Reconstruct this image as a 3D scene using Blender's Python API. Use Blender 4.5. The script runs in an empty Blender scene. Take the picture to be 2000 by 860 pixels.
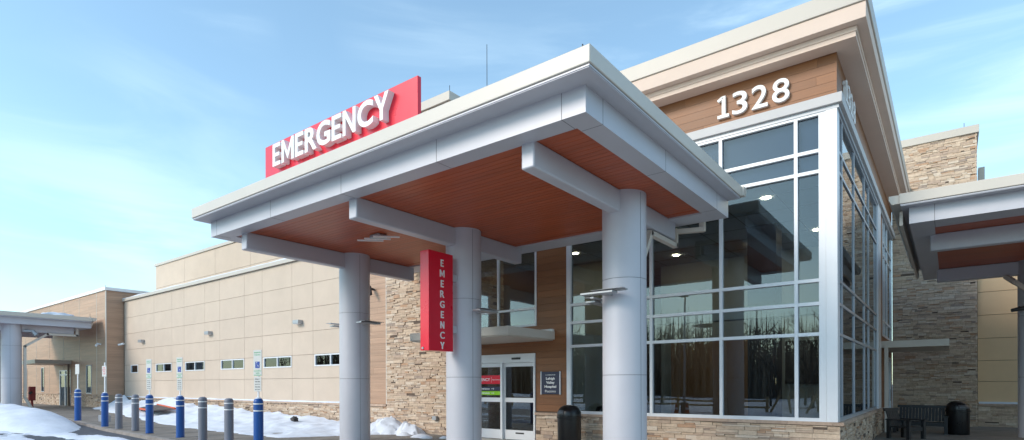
import bpy, bmesh, math, random
from mathutils import Vector, Matrix, noise
R = math.radians
S = bpy.context.scene
random.seed(7)

# ------------------------------------------------------------------ camera
cam = bpy.data.objects.new('camera', bpy.data.cameras.new('camera'))
S.collection.objects.link(cam); S.camera = cam
cam.data.sensor_width = 36.0
cam.data.lens = 36.0 * 1118.0 / 2000.0
cam.data.shift_y = (751.5 - 430.0) / 2000.0
cam.data.clip_start = 0.05; cam.data.clip_end = 3000
YAW = R(37.45)
cam.matrix_world = Matrix.Translation((0, 0, 1.5)) @ Matrix.Rotation(YAW, 4, 'Z') @ Matrix.Rotation(R(90), 4, 'X') @ Matrix.Rotation(R(-0.17), 4, 'Z')

# ------------------------------------------------------------------ sky and sun
SUN_DIR = Vector((-0.50, -1.0, 0.66)).normalized()      # towards the sun
w = bpy.data.worlds.new('World'); S.world = w; w.use_nodes = True
nt = w.node_tree; nt.nodes.clear()
out = nt.nodes.new('ShaderNodeOutputWorld'); bg = nt.nodes.new('ShaderNodeBackground')
sky = nt.nodes.new('ShaderNodeTexSky'); sky.sky_type = 'NISHITA'; sky.sun_disc = False
sky.sun_elevation = math.asin(SUN_DIR.z); sky.sun_rotation = math.atan2(SUN_DIR.x, SUN_DIR.y)
sky.air_density = 1.1; sky.dust_density = 0.6; sky.ozone_density = 2.0
tc = nt.nodes.new('ShaderNodeTexCoord'); mp = nt.nodes.new('ShaderNodeMapping')
mp.inputs['Rotation'].default_value = (R(8), R(-14), R(38)); mp.inputs['Scale'].default_value = (1.0, 2.6, 9.0)
n1 = nt.nodes.new('ShaderNodeTexNoise'); n1.inputs['Scale'].default_value = 1.1; n1.inputs['Detail'].default_value = 9; n1.inputs['Roughness'].default_value = 0.55; n1.inputs['Distortion'].default_value = 0.7
r1 = nt.nodes.new('ShaderNodeMapRange'); r1.interpolation_type = 'SMOOTHSTEP'
r1.inputs['From Min'].default_value = 0.42; r1.inputs['From Max'].default_value = 0.72; r1.inputs['To Max'].default_value = 1.0
n2 = nt.nodes.new('ShaderNodeTexNoise'); n2.inputs['Scale'].default_value = 1.3; n2.inputs['Detail'].default_value = 3
r2 = nt.nodes.new('ShaderNodeMapRange'); r2.inputs['From Min'].default_value = 0.38; r2.inputs['From Max'].default_value = 0.68
mul = nt.nodes.new('ShaderNodeMath'); mul.operation = 'MULTIPLY'
sep = nt.nodes.new('ShaderNodeSeparateXYZ')
hz = nt.nodes.new('ShaderNodeMapRange'); hz.inputs['From Min'].default_value = 0.02; hz.inputs['From Max'].default_value = 0.62; hz.inputs['To Min'].default_value = 0.20; hz.inputs['To Max'].default_value = 0.10
add = nt.nodes.new('ShaderNodeMath'); add.operation = 'ADD'; add.use_clamp = True
tint = nt.nodes.new('ShaderNodeMix'); tint.data_type = 'RGBA'; tint.blend_type = 'MULTIPLY'; tint.inputs[0].default_value = 1.0
tint.inputs[7].default_value = (0.93, 1.13, 1.10, 1)
mix = nt.nodes.new('ShaderNodeMix'); mix.data_type = 'RGBA'; mix.inputs[7].default_value = (4.1, 5.3, 6.0, 1)
L = nt.links.new
L(tc.outputs['Generated'], mp.inputs[0]); L(mp.outputs[0], n1.inputs[0]); L(n1.outputs[0], r1.inputs[0])
L(tc.outputs['Generated'], n2.inputs[0]); L(n2.outputs[0], r2.inputs[0])
L(r1.outputs[0], mul.inputs[0]); L(r2.outputs[0], mul.inputs[1])
L(tc.outputs['Generated'], sep.inputs[0]); L(sep.outputs[2], hz.inputs[0])
L(mul.outputs[0], add.inputs[0]); L(hz.outputs[0], add.inputs[1])
L(sky.outputs[0], tint.inputs[6]); L(tint.outputs[2], mix.inputs[6]); L(add.outputs[0], mix.inputs[0])
L(mix.outputs[2], bg.inputs[0]); bg.inputs[1].default_value = 0.125
L(bg.outputs[0], out.inputs[0])

sd = bpy.data.lights.new('sun', 'SUN'); sd.energy = 1.35; sd.angle = R(22); sd.color = (1.0, 0.87, 0.74)
sun = bpy.data.objects.new('sun', sd); S.collection.objects.link(sun)
sun.rotation_euler = SUN_DIR.to_track_quat('Z', 'Y').to_euler()
S.view_settings.view_transform = 'Standard'; S.view_settings.look = 'None'
S.view_settings.exposure = 0.97; S.view_settings.gamma = 1.0; S.view_settings.use_curve_mapping = False
S.render.engine = 'CYCLES'; S.cycles.max_bounces = 8; S.cycles.transparent_max_bounces = 12
S.cycles.glossy_bounces = 4; S.cycles.sample_clamp_indirect = 4.0

# ------------------------------------------------------------------ materials
MATS = {}
def mat(name, col, rough=0.6, metal=0.0, vary=0.0, vscale=3.0, bump=0.0, bscale=40.0, coat=0.0, spec=0.5,
        island=0.0, streak=None, dirt=0.0):
    m = bpy.data.materials.new(name); m.use_nodes = True; t = m.node_tree; b = t.nodes['Principled BSDF']
    b.inputs['Roughness'].default_value = rough; b.inputs['Metallic'].default_value = metal
    b.inputs['Coat Weight'].default_value = coat; b.inputs['Specular IOR Level'].default_value = spec
    c = t.nodes.new('ShaderNodeRGB'); c.outputs[0].default_value = (*col, 1); src = c.outputs[0]
    tcn = t.nodes.new('ShaderNodeTexCoord'); co = tcn.outputs['Object']
    if streak:
        mpn = t.nodes.new('ShaderNodeMapping'); mpn.inputs['Scale'].default_value = streak; t.links.new(co, mpn.inputs[0]); co2 = mpn.outputs[0]
    else: co2 = co
    def hsv(src, fac_socket, amt):
        h = t.nodes.new('ShaderNodeHueSaturation'); mr = t.nodes.new('ShaderNodeMapRange')
        mr.inputs['To Min'].default_value = 1 - amt; mr.inputs['To Max'].default_value = 1 + amt
        t.links.new(fac_socket, mr.inputs[0]); t.links.new(mr.outputs[0], h.inputs['Value']); t.links.new(src, h.inputs['Color'])
        return h.outputs[0], mr
    if island:
        g = t.nodes.new('ShaderNodeNewGeometry'); src, _ = hsv(src, g.outputs['Random Per Island'], island)
    if vary:
        nz = t.nodes.new('ShaderNodeTexNoise'); nz.inputs['Scale'].default_value = vscale; nz.inputs['Detail'].default_value = 7; nz.inputs['Roughness'].default_value = 0.62
        t.links.new(co2, nz.inputs[0]); src, mr = hsv(src, nz.outputs[0], vary)
        mr.inputs['From Min'].default_value = 0.3; mr.inputs['From Max'].default_value = 0.7
        rr = t.nodes.new('ShaderNodeMapRange'); rr.inputs['To Min'].default_value = max(0.02, rough - 0.09); rr.inputs['To Max'].default_value = min(1, rough + 0.09)
        t.links.new(nz.outputs[0], rr.inputs[0]); t.links.new(rr.outputs[0], b.inputs['Roughness'])
    if dirt:
        nd = t.nodes.new('ShaderNodeTexNoise'); nd.inputs['Scale'].default_value = 0.9; nd.inputs['Detail'].default_value = 10
        rd = t.nodes.new('ShaderNodeMapRange'); rd.inputs['From Min'].default_value = 0.52; rd.inputs['From Max'].default_value = 0.75; rd.inputs['To Max'].default_value = dirt
        md = t.nodes.new('ShaderNodeMix'); md.data_type = 'RGBA'; md.inputs[7].default_value = (col[0] * .45, col[1] * .42, col[2] * .38, 1)
        t.links.new(co, nd.inputs[0]); t.links.new(nd.outputs[0], rd.inputs[0]); t.links.new(rd.outputs[0], md.inputs[0]); t.links.new(src, md.inputs[6]); src = md.outputs[2]
    t.links.new(src, b.inputs['Base Color'])
    if bump:
        nb = t.nodes.new('ShaderNodeTexNoise'); nb.inputs['Scale'].default_value = bscale; nb.inputs['Detail'].default_value = 5
        bp = t.nodes.new('ShaderNodeBump'); bp.inputs['Strength'].default_value = bump; bp.inputs['Distance'].default_value = 0.01
        t.links.new(co2, nb.inputs[0]); t.links.new(nb.outputs[0], bp.inputs['Height']); t.links.new(bp.outputs[0], b.inputs['Normal'])
    MATS[name] = m; return m

def ramp_mat(name, cols, rough=0.85, bump=0.6, bscale=30, vary=0.2, gain=1.0):
    m = mat(name, (0.5, 0.5, 0.5), rough, bump=bump, bscale=bscale)
    t = m.node_tree; b = t.nodes['Principled BSDF']
    g = t.nodes.new('ShaderNodeNewGeometry'); cr = t.nodes.new('ShaderNodeValToRGB'); cr.color_ramp.interpolation = 'CONSTANT'
    e = cr.color_ramp.elements
    while len(e) > 1: e.remove(e[-1])
    acc = 0; tot = sum(c[0] for c in cols)
    for i, (wt, c) in enumerate(cols):
        el = e[0] if i == 0 else e.new(acc / tot)
        if i == 0: el.position = 0
        el.color = (c[0] * gain, c[1] * gain, c[2] * gain, 1); acc += wt
    nz = t.nodes.new('ShaderNodeTexNoise'); nz.inputs['Scale'].default_value = 9; nz.inputs['Detail'].default_value = 8; nz.inputs['Roughness'].default_value = .7
    tcn = t.nodes.new('ShaderNodeTexCoord'); t.links.new(tcn.outputs['Object'], nz.inputs[0])
    mr = t.nodes.new('ShaderNodeMapRange'); mr.inputs['From Min'].default_value = .3; mr.inputs['From Max'].default_value = .7
    mr.inputs['To Min'].default_value = 1 - vary; mr.inputs['To Max'].default_value = 1 + vary
    h = t.nodes.new('ShaderNodeHueSaturation')
    t.links.new(g.outputs['Random Per Island'], cr.inputs[0]); t.links.new(cr.outputs[0], h.inputs['Color'])
    t.links.new(nz.outputs[0], mr.inputs[0]); t.links.new(mr.outputs[0], h.inputs['Value']); t.links.new(h.outputs[0], b.inputs['Base Color'])
    return m

cream = mat('cream_metal', (0.60, 0.55, 0.49), 0.42, vary=0.03, vscale=0.8, spec=0.5, dirt=0.05)
creamw = mat('cornice_stucco', (0.70, 0.55, 0.46), 0.8, vary=0.04, vscale=1.5, bump=0.1, bscale=120)
capm = mat('coping_metal', (0.52, 0.47, 0.415), 0.45, vary=0.03, vscale=1.0)
silver = mat('silver_panel', (0.515, 0.515, 0.565), 0.46, metal=0.1, vary=0.035, vscale=1.2, bump=0.02, bscale=4, dirt=0.06)
silver_d = mat('seam_dark', (0.12, 0.12, 0.14), 0.7)
dark = mat('dark_metal', (0.03, 0.03, 0.033), 0.5)
ceilm = mat('red_brown_ceiling_boards', (0.41, 0.088, 0.033), 0.40, vary=0.18, vscale=2.0, streak=(0.5, 8, 8), island=0.07, spec=0.4)
woodm = mat('brown_wall_boards', (0.245, 0.10, 0.038), 0.46, vary=0.14, vscale=3.0, streak=(0.7, 0.7, 14), island=0.16, spec=0.45)
woodf = mat('tan_wall_boards', (0.43, 0.265, 0.175), 0.5, vary=0.18, vscale=1.6, streak=(0.35, 0.35, 12), island=0.08, spec=0.6)
gold = mat('golden_tan_panels', (0.70, 0.49, 0.29), 0.75, vary=0.05, vscale=1.1, bump=0.08, bscale=90)
tan = mat('tan_wall_panels', (0.57, 0.465, 0.375), 0.75, vary=0.05, vscale=1.1, island=0.022, bump=0.08, bscale=90, dirt=0.06)
joint = mat('panel_joint', (0.34, 0.25, 0.18), 0.9)
stone = ramp_mat('ledge_stone', [(30, (.57, .44, .33)), (24, (.51, .38, .28)), (16, (.62, .51, .41)), (12, (.46, .34, .26)), (6, (.46, .29, .19)), (5, (.35, .27, .22)), (1.5, (.12, .085, .065))])
mortar = mat('stone_backing', (0.16, 0.12, 0.09), 0.95)
stonecap = mat('stone_cap', (0.46, 0.33, 0.25), 0.85, vary=0.2, vscale=8, bump=0.6, bscale=30, island=0.12)
framew = mat('white_aluminium', (0.72, 0.73, 0.76), 0.38, metal=0.1, vary=0.02)
frameg = mat('grey_aluminium', (0.42, 0.43, 0.46), 0.38, metal=0.2, vary=0.02)
trimg = mat('grey_trim', (0.52, 0.50, 0.50), 0.6, vary=0.04)
red = mat('sign_red', (0.72, 0.010, 0.035), 0.30, vary=0.04, vscale=1.5, coat=0.25)
signw = mat('post_sign_white', (0.60, 0.60, 0.58), 0.5, vary=0.03)
white = mat('sign_white', (0.82, 0.82, 0.82), 0.45, vary=0.02)
navy = mat('sign_navy', (0.018, 0.022, 0.06), 0.4)
green = mat('sign_green', (0.26, 0.58, 0.01), 0.4)
greenp = mat('post_sign_green', (0.10, 0.42, 0.20), 0.5)
blue = mat('bollard_blue', (0.003, 0.072, 0.30), 0.42, vary=0.07, vscale=4, spec=0.5)
greyb = mat('bollard_grey', (0.17, 0.18, 0.22), 0.55, vary=0.08, vscale=4)
snowm = mat('snow', (0.68, 0.72, 0.80), 0.75, vary=0.07, vscale=3, bump=1.0, bscale=5, dirt=0.08)
snowm.node_tree.nodes['Principled BSDF'].inputs['Subsurface Weight'].default_value = 0.0
concrete = mat('concrete', (0.20, 0.18, 0.16), 0.8, vary=0.28, vscale=1.6, bump=0.15, bscale=50, dirt=0.5)
bounceconc = mat('bounce_concrete', (0.42, 0.39, 0.35), 0.8, vary=0.2, vscale=1.2, bump=0.15, bscale=50, dirt=0.3)  # pale tone for the added ground sheets that throw light upwards
rubber = mat('weathered_rubber', (0.10, 0.085, 0.085), 0.9, vary=.3, vscale=5)
kerbm = mat('kerb_concrete', (0.27, 0.24, 0.22), 0.8, vary=0.25, vscale=3, bump=0.2, bscale=60)
asphalt = mat('asphalt', (0.075, 0.08, 0.095), 0.75, vary=0.3, vscale=1.2, bump=0.3, bscale=120, dirt=0.4)
black = mat('black_plastic', (0.006, 0.006, 0.007), 0.3, vary=0.05)
blackw = mat('black_bench_boards', (0.016, 0.016, 0.018), 0.5, vary=0.2, vscale=8, island=0.2)
orange = mat('safety_orange', (0.62, 0.10, 0.03), 0.55, vary=0.2, vscale=12)
greyf = mat('fixture_grey', (0.40, 0.41, 0.43), 0.4, metal=0.5)
bark = mat('bark', (0.11, 0.075, 0.05), 0.9, vary=0.3, vscale=10)
twig = mat('winter_twigs', (0.30, 0.21, 0.14), 0.9, island=0.35)
rail = mat('split_rail_wood', (0.50, 0.34, 0.17), 0.8, vary=0.2, vscale=6)
intw = mat('interior_wall', (0.50, 0.50, 0.42), 0.8)
intf = mat('interior_floor', (0.13, 0.12, 0.11), 0.35)
into = mat('interior_orange_wall', (0.42, 0.20, 0.08), 0.7)
inta = mat('interior_dark', (0.03, 0.025, 0.025), 0.6)
ctile = mat('ceiling_tiles', (0.42, 0.45, 0.47), 0.8)
spandrel = mat('spandrel_navy', (0.022, 0.05, 0.14), 0.35, spec=0.4)
brownds = mat('brown_downspout', (0.16, 0.11, 0.08), 0.5)
redbox = mat('hydrant_red', (0.22, 0.01, 0.01), 0.45)

def glassmat(name, tintc, base):
    m = bpy.data.materials.new(name); m.use_nodes = True; t = m.node_tree; t.nodes.clear()
    o = t.nodes.new('ShaderNodeOutputMaterial'); mx = t.nodes.new('ShaderNodeMixShader')
    tr = t.nodes.new('ShaderNodeBsdfTransparent'); tr.inputs[0].default_value = (*tintc, 1)
    gl = t.nodes.new('ShaderNodeBsdfGlossy'); gl.inputs['Roughness'].default_value = 0.0; gl.inputs[0].default_value = (0.92, 0.97, 1.0, 1)
    lw = t.nodes.new('ShaderNodeFresnel'); lw.inputs[0].default_value = 1.45
    ma = t.nodes.new('ShaderNodeMath'); ma.operation = 'ADD'; ma.use_clamp = True; ma.inputs[1].default_value = base
    nz = t.nodes.new('ShaderNodeTexNoise'); nz.inputs['Scale'].default_value = 0.9; nz.inputs['Detail'].default_value = 1
    tcn = t.nodes.new('ShaderNodeTexCoord'); bp = t.nodes.new('ShaderNodeBump'); bp.inputs['Strength'].default_value = 0.03; bp.inputs['Distance'].default_value = 0.05
    t.links.new(tcn.outputs['Object'], nz.inputs[0]); t.links.new(nz.outputs[0], bp.inputs['Height']); t.links.new(bp.outputs[0], gl.inputs['Normal'])
    t.links.new(lw.outputs[0], ma.inputs[0]); t.links.new(ma.outputs[0], mx.inputs[0]); t.links.new(tr.outputs[0], mx.inputs[1]); t.links.new(gl.outputs[0], mx.inputs[2]); t.links.new(mx.outputs[0], o.inputs[0])
    MATS[name] = m; return m
glass = glassmat('window_glass', (0.64, 0.71, 0.76), 0.03)
def emis(name, col, s):
    m = bpy.data.materials.new(name); m.use_nodes = True; b = m.node_tree.nodes['Principled BSDF']
    b.inputs['Base Color'].default_value = (*col, 1); b.inputs['Emission Color'].default_value = (*col, 1); b.inputs['Emission Strength'].default_value = s
    return m
lampm = emis('lamp_glow', (1.0, 0.80, 0.50), 40.0)

# ------------------------------------------------------------------ builders
C = S.collection
def worldloc(o):
    v = Vector((0, 0, 0))
    while o: v += o.location; o = o.parent
    return v
def tag(o, label=None, cat=None, group=None, kind=None):
    if label: o['label'] = label
    if cat: o['category'] = cat
    if group: o['group'] = group
    if kind: o['kind'] = kind
    return o
def thing(name, loc, label, cat, group=None):
    o = bpy.data.objects.new(name, None); C.objects.link(o); o.location = loc; o.empty_display_size = 0.2
    return tag(o, label, cat, group)
class MB:
    def __init__(s): s.bm = bmesh.new()
    def box(s, x0, x1, y0, y1, z0, z1, m=0):
        if x1 < x0: x0, x1 = x1, x0
        if y1 < y0: y0, y1 = y1, y0
        v = [s.bm.verts.new(p) for p in ((x0, y0, z0), (x1, y0, z0), (x1, y1, z0), (x0, y1, z0), (x0, y0, z1), (x1, y0, z1), (x1, y1, z1), (x0, y1, z1))]
        for f in ((0, 3, 2, 1), (4, 5, 6, 7), (0, 1, 5, 4), (1, 2, 6, 5), (2, 3, 7, 6), (3, 0, 4, 7)):
            fc = s.bm.faces.new([v[i] for i in f]); fc.material_index = m
        return s
    def fbox(s, ax, face, d0, d1, u0, u1, z0, z1, m=0):
        """box on a wall face, from d0 to d1 outwards; 'F' faces -Y, 'R' faces +X, 'L' faces -X"""
        if ax == 'F': s.box(u0, u1, face - d1, face - d0, z0, z1, m)
        elif ax == 'R': s.box(face + d0, face + d1, u0, u1, z0, z1, m)
        else: s.box(face - d1, face - d0, u0, u1, z0, z1, m)
        return s
    def lathe(s, prof, cx=0, cy=0, seg=32, m=0, smooth=True):
        rings = []
        for r, z in prof:
            rings.append([s.bm.verts.new((cx + r * math.cos(2 * math.pi * i / seg), cy + r * math.sin(2 * math.pi * i / seg), z)) for i in range(seg)])
        for a, b in zip(rings, rings[1:]):
            for i in range(seg):
                f = s.bm.faces.new((a[i], a[(i + 1) % seg], b[(i + 1) % seg], b[i])); f.smooth = smooth; f.material_index = m
        f = s.bm.faces.new(list(reversed(rings[0]))); f.material_index = m
        f = s.bm.faces.new(rings[-1]); f.material_index = m
        return s
    def bar(s, a, b, w, h, m=0, up=(0, 0, 1)):
        a, b = Vector(a), Vector(b); d = (b - a).normalized(); upv = Vector(up)
        if abs(d.dot(upv)) > 0.98: upv = Vector((0, 1, 0))
        x = d.cross(upv).normalized() * w / 2; y = x.normalized().cross(d).normalized() * h / 2
        v = [s.bm.verts.new(p + q) for p in (a, b) for q in (-x - y, x - y, x + y, -x + y)]
        for f in ((3, 2, 1, 0), (4, 5, 6, 7), (0, 1, 5, 4), (1, 2, 6, 5), (2, 3, 7, 6), (3, 0, 4, 7)):
            fc = s.bm.faces.new([v[i] for i in f]); fc.material_index = m
        return s
    def path(s, pts, w, h, m=0):
        for a, b in zip(pts, pts[1:]):
            a, b = Vector(a), Vector(b); d = (b - a).normalized()
            s.bar(a - d * w * .35, b + d * w * .35, w, h, m)
        return s
    def cone(s, a, b, r0, r1, seg=8, m=0):
        a, b = Vector(a), Vector(b); d = (b - a).normalized(); u = d.orthogonal().normalized(); v = d.cross(u)
        ra = [s.bm.verts.new(a + (u * math.cos(t) + v * math.sin(t)) * r0) for t in [2 * math.pi * i / seg for i in range(seg)]]
        rb = [s.bm.verts.new(b + (u * math.cos(t) + v * math.sin(t)) * r1) for t in [2 * math.pi * i / seg for i in range(seg)]]
        for i in range(seg):
            f = s.bm.faces.new((ra[i], ra[(i + 1) % seg], rb[(i + 1) % seg], rb[i])); f.smooth = True; f.material_index = m
        s.bm.faces.new(list(reversed(ra))).material_index = m; s.bm.faces.new(rb).material_index = m
        return s
    def prism(s, pts, y0, y1, m=0, ax='XZ'):
        """outline in XZ (or YZ) extruded along the other axis"""
        mk = (lambda p, t: (p[0], t, p[1])) if ax == 'XZ' else (lambda p, t: (t, p[0], p[1]))
        a = [s.bm.verts.new(mk(p, y0)) for p in pts]; b = [s.bm.verts.new(mk(p, y1)) for p in pts]
        n = len(pts)
        for i in range(n): s.bm.faces.new((a[i], a[(i + 1) % n], b[(i + 1) % n], b[i])).material_index = m
        s.bm.faces.new(list(reversed(a))).material_index = m; s.bm.faces.new(b).material_index = m
        return s
    def build(s, name, mats, parent=None, bevel=0, at=None):
        if not isinstance(mats, (list, tuple)): mats = [mats]
        bmesh.ops.recalc_face_normals(s.bm, faces=s.bm.faces)
        off = worldloc(parent)
        loc = Vector((0, 0, 0))
        if parent is None:
            xs = [v.co for v in s.bm.verts]
            loc = Vector(at) if at else Vector((sum(v.x for v in xs) / len(xs), sum(v.y for v in xs) / len(xs), min(v.z for v in xs)))
            off = loc
        bmesh.ops.translate(s.bm, verts=s.bm.verts, vec=-off)
        me = bpy.data.meshes.new(name); s.bm.to_mesh(me); s.bm.free()
        me.set_sharp_from_angle(angle=R(38))
        for m in mats: me.materials.append(m)
        o = bpy.data.objects.new(name, me); C.objects.link(o); o.location = loc; o.parent = parent
        if bevel:
            b = o.modifiers.new('bevel', 'BEVEL'); b.width = bevel; b.segments = 2; b.limit_method = 'ANGLE'
        return o

def sub(rects, hole):
    o = []
    for (a, b, c, d) in rects:
        A, B, Cc, D = hole
        if B <= a or A >= b or D <= c or Cc >= d: o.append((a, b, c, d)); continue
        if Cc > c: o.append((a, b, c, Cc))
        if D < d: o.append((a, b, D, d))
        c2, d2 = max(c, Cc), min(d, D)
        if A > a: o.append((a, A, c2, d2))
        if B < b: o.append((B, b, c2, d2))
    return o
def clip(r, holes):
    rs = [r]
    for h in holes: rs = sub(rs, h)
    return [q for q in rs if q[1] - q[0] > 0.01 and q[3] - q[2] > 0.008]
def stones(mb, ax, face, u0, u1, z0, z1, holes=(), seed=1, th=0.05):
    rnd = random.Random(seed); z = z0
    while z < z1 - 0.02:
        h = min(rnd.choice((0.06, 0.075, 0.09, 0.10)), z1 - z)
        u = u0
        while u < u1 - 0.01:
            wdt = rnd.uniform(0.14, 0.46)
            if u + wdt > u1 - 0.1: wdt = u1 - u
            if rnd.random() < 0.55:
                s_ = rnd.uniform(0.35, 0.65); parts = []
                for (za, zb) in ((z, z + h * s_), (z + h * s_, z + h)):
                    if rnd.random() < 0.45 and wdt > .25:
                        t = u + wdt * rnd.uniform(.3, .7); parts += [(u, t, za, zb), (t, u + wdt, za, zb)]
                    else: parts.append((u, u + wdt, za, zb))
            else: parts = [(u, u + wdt, z, z + h)]
            for q in parts:
                for (a, b, c, d) in clip(q, holes):
                    dd = th * rnd.uniform(0.45, 1.15)
                    if rnd.random() < 0.02: dd = th * .1
                    g = 0.0025
                    mb.fbox(ax, face, 0, dd, a + g, b - g, c + g, d - g, 0)
            u += wdt
        z += h
def boards(mb, ax, face, u0, u1, z0, z1, h=0.18, holes=(), th=0.025, seed=2, lens=(2.4, 3.6), gap=0.005):
    rnd = random.Random(seed); z = z0
    while z < z1 - 0.01:
        zt = min(z + h, z1); u = u0 - rnd.uniform(0, 2)
        while u < u1:
            e = u + rnd.uniform(*lens); a0, b0 = max(u, u0), min(e, u1)
            if b0 > a0 + .01:
                for (a, b, c, d) in clip((a0, b0, z, zt), holes):
                    mb.fbox(ax, face, 0, th, a + .0015, b - .0015, c, d - gap if d == zt else d, 0)
            u = e
        z = zt
def panels(mb, ax, face, us, zs, holes=(), th=0.03, g=0.008):
    for a, b in zip(us, us[1:]):
        for c, d in zip(zs, zs[1:]):
            for (p, q, r_, s_) in clip((a + g, b - g, c + g, d - g), holes): mb.fbox(ax, face, 0, th, p, q, r_, s_, 0)

T_ = .175                                        # stroke width of the drawn letters, in letter heights
GLYPH = {
 'E': (.58, [(0, 0), (.58, 0), (.58, T_), (T_, T_), (T_, .5 - T_ * .45), (.52, .5 - T_ * .45), (.52, .5 + T_ * .45), (T_, .5 + T_ * .45), (T_, 1 - T_), (.58, 1 - T_), (.58, 1), (0, 1)]),
 'M': (.92, [(0, 0), (T_, 0), (T_, .66), (.46 - .01, .10), (.46 + .01, .10), (.92 - T_, .66), (.92 - T_, 0), (.92, 0), (.92, 1), (.92 - T_, 1), (.46, .40), (T_, 1), (0, 1)]),
 'N': (.78, [(0, 0), (T_, 0), (T_, .70), (.78 - T_, 0), (.78, 0), (.78, 1), (.78 - T_, 1), (.78 - T_, .30), (T_, 1), (0, 1)]),
 'Y': (.80, [(.40 - T_ / 2, 0), (.40 + T_ / 2, 0), (.40 + T_ / 2, .40), (.80, 1), (.80 - T_ * 1.2, 1), (.40, .56), (T_ * 1.2, 1), (0, 1), (.40 - T_ / 2, .40)])}
def text_bm(txt, width, height, depth, bold=0.0, squeeze=True):
    if txt in GLYPH:
        wd, pts = GLYPH[txt]; sx = (width / wd) if width else height
        g = MB(); g.prism([(p[0] * sx, p[1] * height) for p in pts], -depth, 0); return g.bm, wd * sx
    """text as a bmesh in the XZ plane, fitted to width x height, front at y=-depth"""
    cu = bpy.data.curves.new('text', 'FONT'); cu.body = txt; cu.extrude = 0.5; cu.offset = bold; cu.resolution_u = 5
    o = bpy.data.objects.new('text', cu); C.objects.link(o)
    dg = bpy.context.evaluated_depsgraph_get(); me = bpy.data.meshes.new_from_object(o.evaluated_get(dg))
    bm = bmesh.new(); bm.from_mesh(me); bpy.data.objects.remove(o); bpy.data.curves.remove(cu); bpy.data.meshes.remove(me)
    xs = [v.co.x for v in bm.verts]; ys = [v.co.y for v in bm.verts]
    x0, x1, y0, y1 = min(xs), max(xs), min(ys), max(ys)
    sy = height / (y1 - y0); sx = width / (x1 - x0) if width else sy
    for v in bm.verts: v.co = Vector(((v.co.x - x0) * sx, -(v.co.z + 0.5) * depth, (v.co.y - y0) * sy))
    for f in bm.faces: f.smooth = False; f.material_index = 0
    return bm, (x1 - x0) * sx
def put_text(name, txt, loc, width, height, depth, m, parent, ax='F', bold=0.0, skew=None):
    mb = MB(); mb.bm.free(); mb.bm, wd = text_bm(txt, width, height, depth, bold)
    rot = {'F': 0, 'R': R(90)}[ax]
    mb.bm.transform(Matrix.Translation(loc) @ Matrix.Rotation(rot, 4, 'Z'))
    o = mb.build(name, m, parent); return o, wd
def row_letters(txt, x0, x1, z, h, y, depth, m, parent, bold, gapf=0.16, ax='F', name='letter'):
    ws = []
    for ch in txt:
        bm, wd = text_bm(ch, None, h, depth, bold); bm.free(); ws.append(wd)
    gaps = [h * (gapf + {'RG': -.12, 'CY': -.05, 'GE': .0, 'EM': .01}.get(txt[i:i + 2], 0)) for i in range(len(txt) - 1)] + [0]
    tot = sum(ws) + sum(gaps); k = (x1 - x0) / tot; x = x0
    for ch, wd, gp in zip(txt, ws, gaps):
        loc = (x, y, z) if ax == 'F' else (y, x, z)
        put_text(name, ch, loc, wd * k, h, depth, m, parent, ax, bold); x += (wd + gp) * k

def gz(x, y):                                   # the lot rises gently towards the far end
    return max(0.0, min(0.27, (-x - 24) * 0.02))

# ------------------------------------------------------------------ ground
def kerb_y(x):                                  # front edge of the pavement
    if x > -12: return 6.35
    t = min(1, (-12 - x) / 18); return 6.35 + 1.45 * t
mb = MB(); bm = mb.bm
xs = [-900, -400, -200, -120, -80, -60, -50, -44] + [-40 + i for i in range(0, 50)] + [14, 25, 60, 150, 400, 900]
ys = [-900, -400, -200, -100, -60, -40] + [-30 + 2 * i for i in range(0, 30)] + [40, 80, 160, 400, 900]
V = [[bm.verts.new((x, y, gz(x, y) - 0.10 + (0.02 * noise.noise(Vector((x * .3, y * .3, 0)))))) for y in ys] for x in xs]
for i in range(len(xs) - 1):
    for j in range(len(ys) - 1): bm.faces.new((V[i][j], V[i + 1][j], V[i + 1][j + 1], V[i][j + 1]))
tag(mb.build('road', asphalt, at=(0, 0, 0)), kind='structure')
mb = MB(); bm = mb.bm
px = [-70 + 1.0 * i for i in range(0, 58)] + [-12, -8, -4, -1.5, 0, 3, 6, 12]
rows = []
for x in px:
    y0 = kerb_y(x); z = gz(x, 0)
    rows.append([bm.verts.new(p) for p in ((x, y0, z - .25), (x, y0, z - 0.005), (x, y0 + .02, z), (x, y0 + .16, z), (x, 34, z))])
for a, b in zip(rows, rows[1:]):
    for k in range(4):
        f = bm.faces.new((a[k], b[k], b[k + 1], a[k + 1])); f.material_index = 0 if k == 3 else 1
tag(mb.build('pavement', [concrete, kerbm], at=(0, 0, 0)), kind='structure')
mb = MB(); mb.box(-10.5, 10, -4.2, 6.33, -.3, -.07); tag(mb.build('added_bounce_slab', bounceconc, at=(0, 0, 0)), kind='structure')  # unseen pale slab, added to bounce light onto the canopy ceiling
mb = MB(); mb.box(-10.8, 1.5, 6.6, 12.2, 0, .006); tag(mb.build('added_bounce_paving', bounceconc, at=(0, 0, 0)), kind='structure')  # pale sheet added over the pavement to light the canopy from below
# sawn joints in the pavement
mb = MB()
for i in range(26):
    x = -40 + 1.6 * i; z = gz(x, 0); mb.box(x, x + .012, kerb_y(x) + .17, 11, z + .002, z + .004)
tag(mb.build('pavement_joint', dark, at=(0, 0, 0)), kind='structure')

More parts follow.
